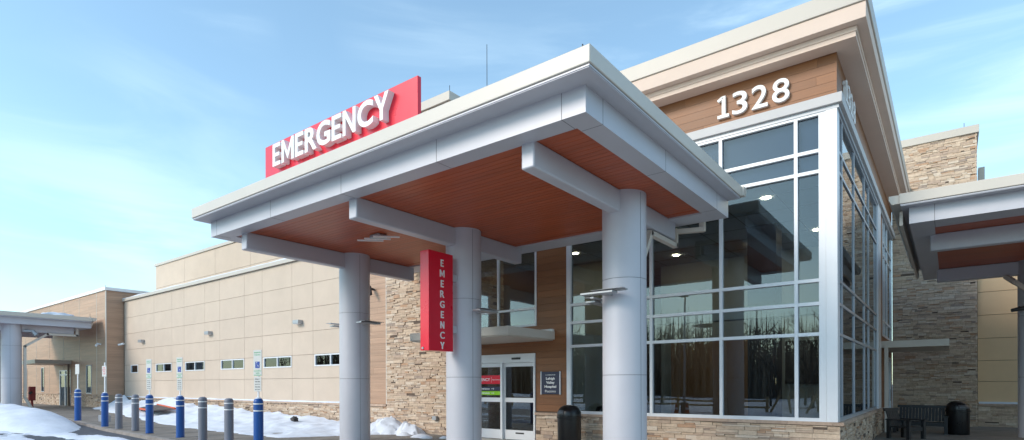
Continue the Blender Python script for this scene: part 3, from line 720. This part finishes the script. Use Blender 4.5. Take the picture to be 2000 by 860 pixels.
MB().box(-64, -37.1, 11.45, 20, 6.81, 6.98).build('coping', white, F)
for (a, b, c, d) in slits: window(F, 'F', 11.55, a, b, c, d, fw_=.05, fd=.05, m=frameg, name='slit_window')
dr = window(F, 'F', 11.55, *fd[:2], .2, 2.5, mulls=(-44.3,), rows=(2.2,), fw_=.07, fd=.05, m=framew, name='glass_door', mw=.08)
K = MB().box(-46.6, -43.1, 9.75, 11.52, 2.85, 3.08).build('door_canopy', capm, F)
MB().path([(-43.3, 11.42, 2.85), (-43.3, 11.42, .3)], .12, .10).build('downspout', brownds, K)
seccam((-37.9, 11.50, 3.83), (.8, -.5, -.3), 'pale security camera on the far brown wing, left of its corner', white, 1.3)
seccam((-37.0, 12.36, 3.86), (-.6, -.6, -.2), 'pale security camera on the tan wall beside the brown corner', white, 1.1)

# left canopy
T = thing('far_canopy', (-40, 9, .25), 'distant silver canopy on a thick round column at the left edge', 'canopy')
canopy(T, -47.5, -37.9, 3.2, 11.1, [(-38.9, 3.9, 10.5), (-42.8, 3.9, 10.5)], 'Y', [(-38.9, 7.83), (-42.8, 7.83)], R_=.42, dz=-.14, colz=.25)
MB().prism([(11.10, 5.10), (11.10, 5.28), (11.28, 5.28), (11.28, 5.20), (11.23, 5.10)], -47.4, -37.85, ax='YZ').build('gutter', cream, T)
MB().path([(-38.3, 11.2, 5.08), (-38.3, 11.1, 4.78), (-38.75, 10.62, 4.72), (-38.75, 10.62, 4.30), (-38.75, 9.3, 4.30), (-38.75, 8.35, 3.6), (-38.75, 8.35, .9), (-38.6, 8.6, .3)], .13, .11).build('downspout', cream, T)
for i, (x, y) in enumerate(((-46.6, 10.6), (-43.5, 10.7))):
    pass
mb = MB()
bmesh.ops.create_icosphere(mb.bm, subdivisions=4, radius=1)
for v in mb.bm.verts:
    d = 1 + .3 * noise.noise(v.co * 2.2); v.co = Vector((-38.6 + v.co.x * .45 * d, 9.7 + v.co.y * .8 * d, 5.29 + max(v.co.z, -.05) * .2 * d))
for f in mb.bm.faces: f.smooth = True
tag(mb.build('snow_clump', snowm), 'snow clump on the roof of the far left canopy', 'snow clump', 'snow left on the canopy roof')
# floodlight under it
T = thing('floodlight', (-38.4, 8.6, 4.2), 'grey floodlight on the far left column just under the canopy beam', 'floodlight')
MB().cone((-38.6, 8.3, 4.40), (-38.45, 8.6, 4.40), .08, .08, 14).build('housing', greyf, T); MB().cone((-38.45, 8.6, 4.42), (-38.35, 8.75, 4.18), .09, .12, 14).build('shade', greyf, T)
slat_light((-39.3, 7.7, 3.35), R(90), 'small slatted light on the left side of the far left canopy column')

# ------------------------------------------------------------------ right canopy
T = thing('side_canopy', (4, 18.5, 0), 'silver and cream canopy with brown ceiling at the right edge of the picture', 'canopy')
canopy(T, -.84, 9.0, 14.33, 22.9, [(16.2, -.36, 8.2), (21.25, -.31, 8.2)], 'X', [(1.87, 21.25), (1.87, 16.2) if False else (6.2, 21.25)], R_=.38,
       seams=(-.25, 2.2, 4.6), iny=.28, openf=(.42, .3, .67, .7))
MB().prism([(-.84, 5.24), (-.84, 5.42), (-1.02, 5.42), (-1.02, 5.34), (-.97, 5.24)], 14.36, 22.9).build('gutter', cream, T)
MB().box(-.86, -.80, 14.8, 22.7, 4.88, 5.18).build('gutter_board', cream, T)
MB().path([(1.25, 20.85, 4.42), (1.4, 20.72, 4.25), (2.2, 20.72, 3.5), (2.2, 20.72, .3)], .13, .11).build('downspout', cream, T)
seccam((1.50, 21.0, 3.55), (-.9, -.3, -.2), 'dark security camera on the right edge column', dark, 1.1)
MB_ = None
Rw = thing('side_wing', (5, 25.6, 0), 'tan panelled wing beyond the stone tower at the right edge', 'building')
mb = MB(); panels(mb, 'F', 25.66, [.75, 3.4, 6.0, 9, 14], [.80, 1.56, 2.28, 3.05, 3.85, 4.65, 5.5, 6.4, 7.2], g=.008); mb.build('wall_panels', gold, Rw)
MB().box(.75, 14, 25.662, 34, 0, 7.2).build('wall', joint, Rw); MB().box(.75, 14, 25.55, 34, 7.2, 7.35).build('coping', capm, Rw)
mb = MB(); stones(mb, 'F', 25.66, .76, 14, 0, .72, seed=51); mb.build('stone_base', stone, Rw); MB().box(.76, 14, 25.57, 25.66, .72, .79).build('stone_cap', stonecap, Rw)
MB().box(.80, .98, 26.2, 26.6, 7.35, 9.15).build('roof_vent', capm, Rw)
tag(MB().box(.78, 13.9, 25.575, 25.628, .792, .86).build('snow_on_ledge', snowm), 'white line of snow on the stone ledge of the right wing', 'snow', kind='stuff')

# ------------------------------------------------------------------ lightning rods
for (x, y, z, h_, lb) in ((-11.69, 14.0, 8.0, 4.33, 'tall thin antenna rod standing behind the entrance canopy roof'), (.4, 25.5, 10.37, .22, 'short lightning rod on the right stone tower'),
                      (-11.8, 12.4, 10.18, .22, 'short lightning rod at the corner of the left stone tower'), (-3.45, 5.9, 5.44, .09, 'stub lightning rod near the front corner of the entrance canopy'),
                      (-37.5, 11.6, 6.98, .15, 'stub lightning rod at the corner of the far brown wing'), (-37.95, 11.0, 5.3, .22, 'stub lightning rod at the tip of the far left canopy')):
    x = min(x, x); T = thing('lightning_rod', (x, y, z), lb, 'lightning rod', 'lightning rods on the roof edges')
    MB().cone((x, y, z), (x, y, z + h_), .014 if h_ > 1 else .008, .009, 6).build('rod', dark, T); MB().cone((x, y, z), (x, y, z + .04), .04, .02, 8).build('base', greyf, T)

# ------------------------------------------------------------------ bollards
def bollard(m, label, loc, group):
    T = thing('bollard', (0, 0, 0), label, 'bollard', group)
    MB().lathe([(.112, 0), (.112, .02), (.108, .05), (.108, 1.10), (.104, 1.14), (.09, 1.175), (.06, 1.195), (.015, 1.2)], 0, 0, 28).build('sleeve', m, T)
    for z in (1.06, .90): MB().lathe([(.1095, z), (.1105, z + .004), (.1105, z + .022), (.1095, z + .026)], 0, 0, 28).build('reflective_band', white, T)
    T.location = loc; return T
def copy_thing(T, loc, label):
    c = T.copy(); C.objects.link(c); c.location = loc; c['label'] = label
    for ch in list(T.children):
        k = ch.copy(); C.objects.link(k); k.parent = c
        for g in list(ch.children): q = g.copy(); C.objects.link(q); q.parent = k
    return c
bl = [(-26.63, 7.32, .17, 'farthest blue bollard in the row, left of the far brown corner'), (-23.92, 7.37, .05, 'second farthest blue bollard, beside the small grey box'),
      (-20.0, 7.36, .01, 'blue bollard between the two pairs of grey bollards, farther of the two there'), (-17.74, 7.33, 0, 'blue bollard just left of the two nearest grey bollards'),
      (-12.72, 6.95, 0, 'nearest and largest blue bollard, at the right end of the row')]
b0 = bollard(blue, bl[0][3], bl[0][:3], 'blue bollards along the kerb')
for b in bl[1:]: copy_thing(b0, b[:3], b[3])
gl_ = [(-22.84, 7.45, .02, 'farthest grey bollard, right beside the second blue one'), (-21.48, 7.48, .01, 'second farthest grey bollard, in front of the orange edged panel'),
       (-15.76, 7.07, 0, 'left one of the two nearest grey bollards'), (-14.41, 7.10, -.02, 'right one of the two nearest grey bollards, next to the nearest blue one')]
g0 = bollard(greyb, gl_[0][3], gl_[0][:3], 'grey bollards along the kerb')
for b in gl_[1:]: copy_thing(g0, b[:3], b[3])
# sign posts rising from the blue bollards
def post(x, y, z, kind, label):
    T = thing('sign_post', (x, y, z + 1.2), label, 'sign post', 'sign posts on the blue bollards')
    MB().box(x - .022, x + .022, y - .01, y + .01, z + 1.19, z + 2.28 if kind else z + 2.1).build('post', framew, T)
    if kind == 'ada':
        a = R(30)
        p = MB().box(x - .095, x + .095, y - .022, y - .012, z + 1.86, z + 2.32).build('upper_sign', signw, T)
        q = MB().box(x - .05, x + .05, y - .026, y - .0225, z + 1.90, z + 2.05).build('wheelchair_sign', mat('access_blue', (.02, .07, .35), .4) if 'access_blue' not in MATS else MATS['access_blue'], p)
        mb = MB()                                   # the wheelchair figure
        for k in range(10):
            t0, t1 = R(-150 + k * 24), R(-150 + (k + 1) * 24)
            mb.bar((x + .022 * math.cos(t0), y - .028, z + 1.945 + .022 * math.sin(t0)), (x + .022 * math.cos(t1), y - .028, z + 1.945 + .022 * math.sin(t1)), .002, .008, up=(0, 1, 0))
        mb.bar((x - .01, y - .028, z + 2.01), (x - .004, y - .028, z + 1.96), .002, .010, up=(0, 1, 0)); mb.bar((x - .004, y - .028, z + 1.965), (x + .022, y - .028, z + 1.965), .002, .008); mb.bar((x + .022, y - .028, z + 1.965), (x + .032, y - .028, z + 1.925), .002, .008, up=(0, 1, 0))
        mb.cone((x - .012, y - .027, z + 2.03), (x - .012, y - .029, z + 2.03), .009, .009, 10); mb.build('wheelchair_figure', white, q)
        put_text('sign_text', 'RESERVED', (x - .075, y - .022, z + 2.245), .15, .028, .002, greenp, p, bold=.01)
        put_text('sign_text', 'PARKING', (x - .07, y - .022, z + 2.19), .14, .028, .002, greenp, p, bold=.01)
        g = MB().box(x - .095, x + .095, y - .022, y - .012, z + 1.72, z + 1.85).build('middle_sign', signw, T)
        MB().box(x - .085, x + .085, y - .024, y - .0225, z + 1.825, z + 1.84).box(x - .085, x + .085, y - .024, y - .0225, z + 1.73, z + 1.745).build('green_rule', greenp, g)
        put_text('sign_text', 'VAN', (x - .045, y - .022, z + 1.765), .09, .035, .002, greenp, g, bold=.01)
        l = MB().box(x - .08, x + .08, y - .022, y - .012, z + 1.36, z + 1.70).build('lower_sign', signw, T)
        for i in range(5): put_text('sign_text', ('PENALTY', 'MIN FINE', '$50', 'MAX FINE', '$200')[i], (x - .055, y - .022, z + 1.63 - i * .06), .11, .026, .002, dark, l)
    else:
        p = MB().box(x - .09, x + .09, y - .022, y - .012, z + 1.78, z + 2.16).build('upper_sign', signw, T)
        if kind:
            put_text('sign_text', 'NO', (x - .05, y - .022, z + 2.07), .10, .04, .002, red, p, bold=.02); put_text('sign_text', 'PARKING', (x - .075, y - .022, z + 2.0), .15, .035, .002, red, p, bold=.01)
            put_text('sign_text', 'FIRE', (x - .05, y - .022, z + 1.93), .10, .035, .002, red, p, bold=.01); put_text('sign_text', 'LANE', (x - .05, y - .022, z + 1.86), .10, .035, .002, red, p, bold=.01)
    mb = MB(); bmesh.ops.create_icosphere(mb.bm, subdivisions=3, radius=1)
    for v in mb.bm.verts: v.co = Vector((x + .07 * v.co.x, y + .07 * v.co.y, z + 1.195 + .03 * max(v.co.z, -.1)))
    for f in mb.bm.faces: f.smooth = True
    mb.build('snow_cap', snowm, T)
def turn(T, deg):
    pass
n_before = None
post(*bl[0][:3], '', 'pale sign post on the farthest blue bollard')
post(*bl[1][:3], 'fire', 'post with red lettered sign on the second farthest blue bollard')
post(*bl[2][:3], 'ada', 'accessible parking sign post above the third blue bollard, between grey bollards')
post(*bl[3][:3], 'ada', 'accessible parking sign post just left of the two nearest grey bollards')
post(*bl[4][:3], 'ada', 'largest accessible parking sign post, on the nearest blue bollard')
def widen(o):
    for ch in o.children:
        if not ch.name.startswith(('post', 'snow')):
            for v in ch.data.vertices: v.co.x *= 1.4
        widen(ch)
for T in [o for o in S.objects if o.name.startswith('sign_post')]:
    widen(T); T.rotation_euler = (0, 0, R(12))

# small grey box on a stub post
T = thing('ground_box', (-27.0, 7.95, .06), 'small grey metal box on a stub post beside the second blue bollard', 'utility box')
T.location = (-25.2, 7.75, .04)
MB().box(-25.42, -24.98, 7.62, 7.9, .16, .40).build('housing', greyf, T, bevel=.01); MB().box(-25.24, -25.16, 7.72, 7.8, 0, .16).build('stub', greyf, T)
# red hydrant cabinet near the far column
T = thing('fire_connection', (-50.5, 11.2, .27), 'dark red fire department connection at the far left column', 'fire connection')
T.location = (-41.5, 9.3, .27)
MB().box(-41.65, -41.4, 9.1, 9.4, .27 + .4, .27 + 1.2).build('cabinet', redbox, T, bevel=.02); MB().cone((-41.4, 9.2, 1.15), (-41.22, 9.1, 1.1), .06, .07, 10).build('valve', dark, T); MB().box(-41.55, -41.45, 9.2, 9.3, .27, .72).build('pipe', redbox, T)
# orange-edged panel on the snow
T = thing('orange_panel', (-28.5, 10.6, .3), 'flat dark panel with orange edge lying on the snow behind the bollards', 'panel')
q = [(-31.2, 10.9, .42), (-27.6, 10.2, .42), (-26.9, 10.9, .50), (-30.9, 11.7, .58)]
mb = MB(); v = [mb.bm.verts.new(p) for p in q + [(a, b, c - .04) for a, b, c in q]]
for f in ((0, 1, 2, 3), (7, 6, 5, 4), (0, 4, 5, 1), (1, 5, 6, 2), (2, 6, 7, 3), (3, 7, 4, 0)): mb.bm.faces.new([v[k] for k in f])
mb.build('board', rubber, T)
for k in (0, 2): MB().cone(q[k], q[k + 1], .05, .04, 8).build('edge_tube', orange, T)

# dark rock on the snow
mb = MB(); bmesh.ops.create_icosphere(mb.bm, subdivisions=3, radius=1)
for v in mb.bm.verts: d = 1 + .5 * noise.noise(v.co * 1.7); v.co = Vector((-18.1 + .16 * v.co.x * d, 11.2 + .1 * v.co.y * d, .30 + .12 * v.co.z * d))
tag(mb.build('rock', inta), 'small dark rock sticking out of the snow by the tan wall', 'rock')

# ------------------------------------------------------------------ trash cans
def can(x, y, z, rot, label):
    T = thing('trash_can', (0, 0, 0), label, 'trash can', 'black dome-topped trash cans')
    MB().lathe([(.25, 0), (.27, .02), (.28, .06), (.285, .68), (.30, .69), (.30, .73), (.285, .735)], 0, 0, 40).build('body', black, T)
    MB().lathe([(.288, .736), (.288, .78), (.275, .85), (.24, .92), (.18, .975), (.09, 1.005), (.01, 1.01)], 0, 0, 40).build('dome', black, T)
    mb = MB(); pts = []
    for i in range(7):
        for j in range(7):
            a = R(-38 + 76 * i / 6); b = R(10 + 42 * j / 6); r_ = .296
            pts.append(mb.bm.verts.new((r_ * math.cos(b) * math.sin(a), -r_ * math.cos(b) * math.cos(a), .735 + .285 * math.sin(b))))
    for i in range(6):
        for j in range(6): mb.bm.faces.new((pts[i * 7 + j], pts[i * 7 + j + 1], pts[(i + 1) * 7 + j + 1], pts[(i + 1) * 7 + j])).smooth = True
    f = mb.build('flap', mat('flap_grey', (.10, .10, .105), .35) if 'flap_grey' not in MATS else MATS['flap_grey'], T)
    so = f.modifiers.new('s', 'SOLIDIFY'); so.thickness = .012; so.offset = 0
    T.location = (x, y, z); T.rotation_euler = (0, 0, rot)
can(-7.27, 11.75, 0, R(-38), 'black dome-topped trash can by the stone base near the sliding door')
can(.17, 21.3, -.02, R(40), 'black dome-topped trash can between the bench and the right edge column')

# ------------------------------------------------------------------ bench and chair
def seat_unit(wd, name, label, cat, loc, rot, nback):
    T = thing(name, (0, 0, 0), label, cat)
    h2 = wd / 2
    for i, yy in enumerate((-.30, -.19, -.08, .03, .14)): MB().box(-h2 + .06, h2 - .06, yy, yy + .09, .36, .39).build('seat_slat', blackw, T)
    MB().box(-h2 + .06, h2 - .06, -.32, -.302, .28, .38).build('apron', blackw, T)
    n = nback
    for i in range(n):
        x = -h2 + .10 + (wd - .2) * (i + .5) / n; s_ = (wd - .2) / n * .44
        v = MB(); v.prism([(.20, .40), (.225, .40), (.365, .83), (.34, .83)], x - s_, x + s_, ax='YZ'); v.build('back_slat', blackw, T)
    MB().prism([(.325, .80), (.375, .80), (.395, .88), (.345, .88)], -h2 + .05, h2 - .05, ax='YZ').build('back_rail', blackw, T)
    for sx in (-1, 1):
        x = sx * (h2 - .045)
        MB().box(x - .045, x + .045, -.34, -.26, 0, .56).build('leg', blackw, T); MB().box(x - .045, x + .045, .18, .26, 0, .60).build('leg', blackw, T)
        MB().box(x - .065, x + .065, -.38, .28, .562, .59).build('armrest', blackw, T)
    T.location = loc; T.rotation_euler = (0, 0, rot)
seat_unit(1.35, 'bench', 'black slatted bench against the right stone tower', 'bench', (-.72, 21.35, -.05), R(-3), 14)
seat_unit(.72, 'armchair', 'black slatted armchair at the right corner, facing right beside the bench', 'armchair', (-1.0, 18.9, -.06), R(62), 6)

# ------------------------------------------------------------------ snow
def wallbank(x, y):
    n = noise.noise(Vector((x * .45, y * .8, 0))) * .16 + noise.noise(Vector((x * 1.7, y * 2.1, 2))) * .07 + noise.noise(Vector((x * 5, y * 5, 2))) * .03 - abs(noise.noise(Vector((x * 1.6, y * 2.4, 8)))) * .16
    fr = 9.0 + max(0, (-x - 20)) * .11 + .25 * noise.noise(Vector((x * .8, 0, 7)))          # front edge
    if x > -15.2: fr += (x + 15.2) * 1.6
    t = (y - fr) / (12.4 - fr)
    if t < 0: return (gz(x, y), t * .4)
    hh = .62 if x < -28 else .62 - (x + 28) / 13.5 * .38
    hh *= (1 + .5 * noise.noise(Vector((x * .5, 4, 4))))
    return (gz(x, y), .04 + hh * (t ** 1.2) + n * min(1, t * 4) * .8)
snow_field('snow_bank', -37.1, -13.6, 8.4, 12.36, .12, wallbank, 'bank of snow along the foot of the tan wing')
def pile(x, y):
    n = noise.noise(Vector((x * .35, y * .5, 0))) * .35 + noise.noise(Vector((x * 1.2, y * 1.5, 2))) * .13 + noise.noise(Vector((x * 4, y * 4, 2))) * .05 - abs(noise.noise(Vector((x * 1.3, y * 2.0, 8)))) * .07
    d = math.hypot((x + 31.5) / 7.6, (y - 6.0) / 1.75); return (gz(x, y) - .1, .72 * max(0, 1 - d * d) ** .8 + n * max(0, 1.05 - d) - .03 if d < 1.05 else -.1)
snow_field('snow_pile', -40, -23.3, 4.1, 8.0, .13, pile, 'ploughed snow pile at the left edge in front of the far canopy')
def road(x, y):
    n = noise.noise(Vector((x * .16 + 3, y * .9, 0))) + .45 * noise.noise(Vector((x * .6, y * 2.2, 3))) + .2 * noise.noise(Vector((x * 2.5, y * 4, 3)))
    lim = .02 + max(0, (x + 22) * .10) + max(0, (y - 6.3)) * 2.0
    return (gz(x, y) - .1, (n - lim + .22) * .16 + .02 * noise.noise(Vector((x * 5, y * 5, 1))))
snow_field('road_snow', -60, -14.5, 1.5, 7.6, .14, road, 'streaks of snow left on the dark road')
def lumps(x, y):
    h = -1
    for (cx, cy, r_, hh) in ((-14.0, 11.9, .75, .42), (-13.2, 12.0, .5, .30), (-12.9, 11.55, .25, .10), (-12.1, 11.5, .35, .09), (-11.75, 11.35, .22, .08), (-11.3, 11.6, .16, .06)):
        d = math.hypot(x - cx, (y - cy) * 1.2) / r_; h = max(h, hh * (1 - d * d) + .10 * (noise.noise(Vector((x * 4, y * 4, 0))) + .9 * abs(noise.noise(Vector((x * 7, y * 7, 3)))) ) * 1.6 * (hh > .2))
    return (0, h if h > -.2 else -.2)
snow_field('snow_lumps', -14.9, -10.9, 11.0, 12.36, .06, lumps, 'lumps of snow at the foot of the left stone tower')
def nearlump(x, y):
    d = math.hypot((x + 13.55) / .85, (y - 6.75) / .3); return (0, .17 * (1 - d) + .06 * noise.noise(Vector((x * 4, y * 4, 0))))
snow_field('snow_heap', -14.7, -12.5, 6.38, 7.2, .05, nearlump, 'low heap of snow between the nearest grey and blue bollards')
def farside(x, y):
    n = noise.noise(Vector((x * .2, y * .2, 0))); return (gz(x, y) - .1, .10 + .25 * n + (-.3 if y > -5.5 else .05))
snow_field('verge_snow', -50, 30, -34, -4.6, .8, farside, 'snow covered verge across the road')

# ------------------------------------------------------------------ across the road (seen in the glass)
T = thing('light_pole', (-11.4, -5.4, -.05), 'tall grey light pole standing across the road, seen in the glass', 'light pole')
MB().cone((-11.4, -5.4, 0), (-11.4, -5.4, 6.2), .07, .045, 12).build('pole', greyf, T); MB().box(-11.6, -11.2, -5.4, -4.6, 6.2, 6.3).build('lamp_head', dark, T); MB().cone((-11.4, -5.4, -.1), (-11.4, -5.4, .5), .2, .2, 16).build('footing', concrete, T)
def cone_thing(x, y, lb):
    T = thing('traffic_cone', (x, y, -.07), lb, 'traffic cone', 'orange traffic cones across the road')
    MB().cone((x, y, -.05), (x, y, .5), .13, .03, 20).build('cone', orange, T); MB().box(x - .18, x + .18, y - .18, y + .18, -.08, -.05).build('base', dark, T); MB().cone((x, y, .2), (x, y, .3), .0905, .0735, 20).build('reflective_band', white, T)
cone_thing(-11.1, -3.45, 'orange traffic cone reflected in the glass, left of the pair'); cone_thing(-10.65, -3.7, 'orange traffic cone reflected in the glass, right of the pair')
T = thing('rail_fence', (-12, -7.0, 0), 'split rail fence across the road, reflected in the glass', 'fence')
rnd = random.Random(9); xp = -34
while xp < 4:
    y = -7.0 + .2 * rnd.random(); MB().bar((xp, y, -.1), (xp + .04, y, .85), .12, .12).build('post', rail, T)
    if not (-8.6 < xp < -4.5):
        for z in (.32, .62): MB().bar((xp - .1, y + .03, z + rnd.uniform(-.03, .03)), (xp + 2.5, y + .03, z + rnd.uniform(-.05, .05)), .09, .10).build('rail', rail, T)
    xp += 2.4
for (a, b) in (((-7.4, -6.6, 0), (-6.9, -6.6, .95)), ((-6.4, -6.7, 0), (-6.5, -6.6, .9)), ((-5.7, -6.5, 0), (-5.2, -6.7, 1.0)), ((-5.0, -6.6, 0), (-5.3, -6.6, .8))): MB().bar(a, b, .1, .1).build('post', rail, T)
def tree(seed, h):
    T = thing('bare_tree', (0, 0, 0), 'bare tree', 'tree', 'bare trees across the road'); rnd = random.Random(seed); tb = MB(); tw = MB()
    def grow(p, d, ln, r_, lv):
        q = p + d * ln; (tb if lv < 3 else tw).cone(p, q, r_, r_ * .65, 5 if lv > 1 else 8)
        if lv >= 5: return
        for k in range(3 if lv < 3 else 4):
            nd = (d + Vector((rnd.uniform(-1, 1), rnd.uniform(-1, 1), rnd.uniform(-.25, .75))) * (.55 + .1 * lv)).normalized()
            grow(p + d * ln * rnd.uniform(.55, 1), nd, ln * rnd.uniform(.55, .78), r_ * .55, lv + 1)
    grow(Vector((0, 0, -.1)), Vector((0, 0, 1)), h * .34, .11, 0)
    tb.build('trunk', bark, T); tw.build('crown', twig, T); return T
t0 = [tree(1, 6.5), tree(2, 5.5), tree(3, 7.2)]
rnd = random.Random(4); spots = []
for i in range(36): spots.append((-42 + 1.75 * i + rnd.uniform(-.8, .8), -12 - rnd.uniform(0, 9)))
words = ['leftmost', 'second', 'third', 'fourth', 'fifth', 'sixth', 'seventh', 'eighth', 'ninth', 'tenth', 'eleventh', 'twelfth', 'thirteenth', 'fourteenth', 'fifteenth', 'sixteenth', 'seventeenth', 'eighteenth']
for i, (x, y) in enumerate(spots):
    src = t0[i % 3]
    lab = 'bare brown tree across the road behind the rail fence'
    if i < 3: c = src; c.location = (x, y, 0); c['label'] = lab
    else: c = copy_thing(src, (x, y, 0), lab)
    c.rotation_euler = (0, 0, rnd.uniform(0, 6)); sc = rnd.uniform(.8, 1.15); c.scale = (sc, sc, sc)

# winter woods further off
mb = MB(); rnd = random.Random(12)
for i in range(5200):
    x = rnd.uniform(-110, 70); y = -38 - rnd.uniform(0, 26); h = rnd.uniform(5, 10.5) + 2 * noise.noise(Vector((x * .05, 0, 0)))
    mb.cone((x, y, -.1), (x + rnd.uniform(-.4, .4), y, h), rnd.uniform(.06, .15), .02, 3)
    for k in range(4): za = h * rnd.uniform(.3, .8); mb.cone((x, y, za), (x + rnd.uniform(-1.6, 1.6), y + rnd.uniform(-1, 1), za + rnd.uniform(.3, 1.6)), .07, .02, 3)
tag(mb.build('winter_woods', twig, at=(0, -50, 0)), 'brown leafless woods across the road', 'woods', kind='stuff')
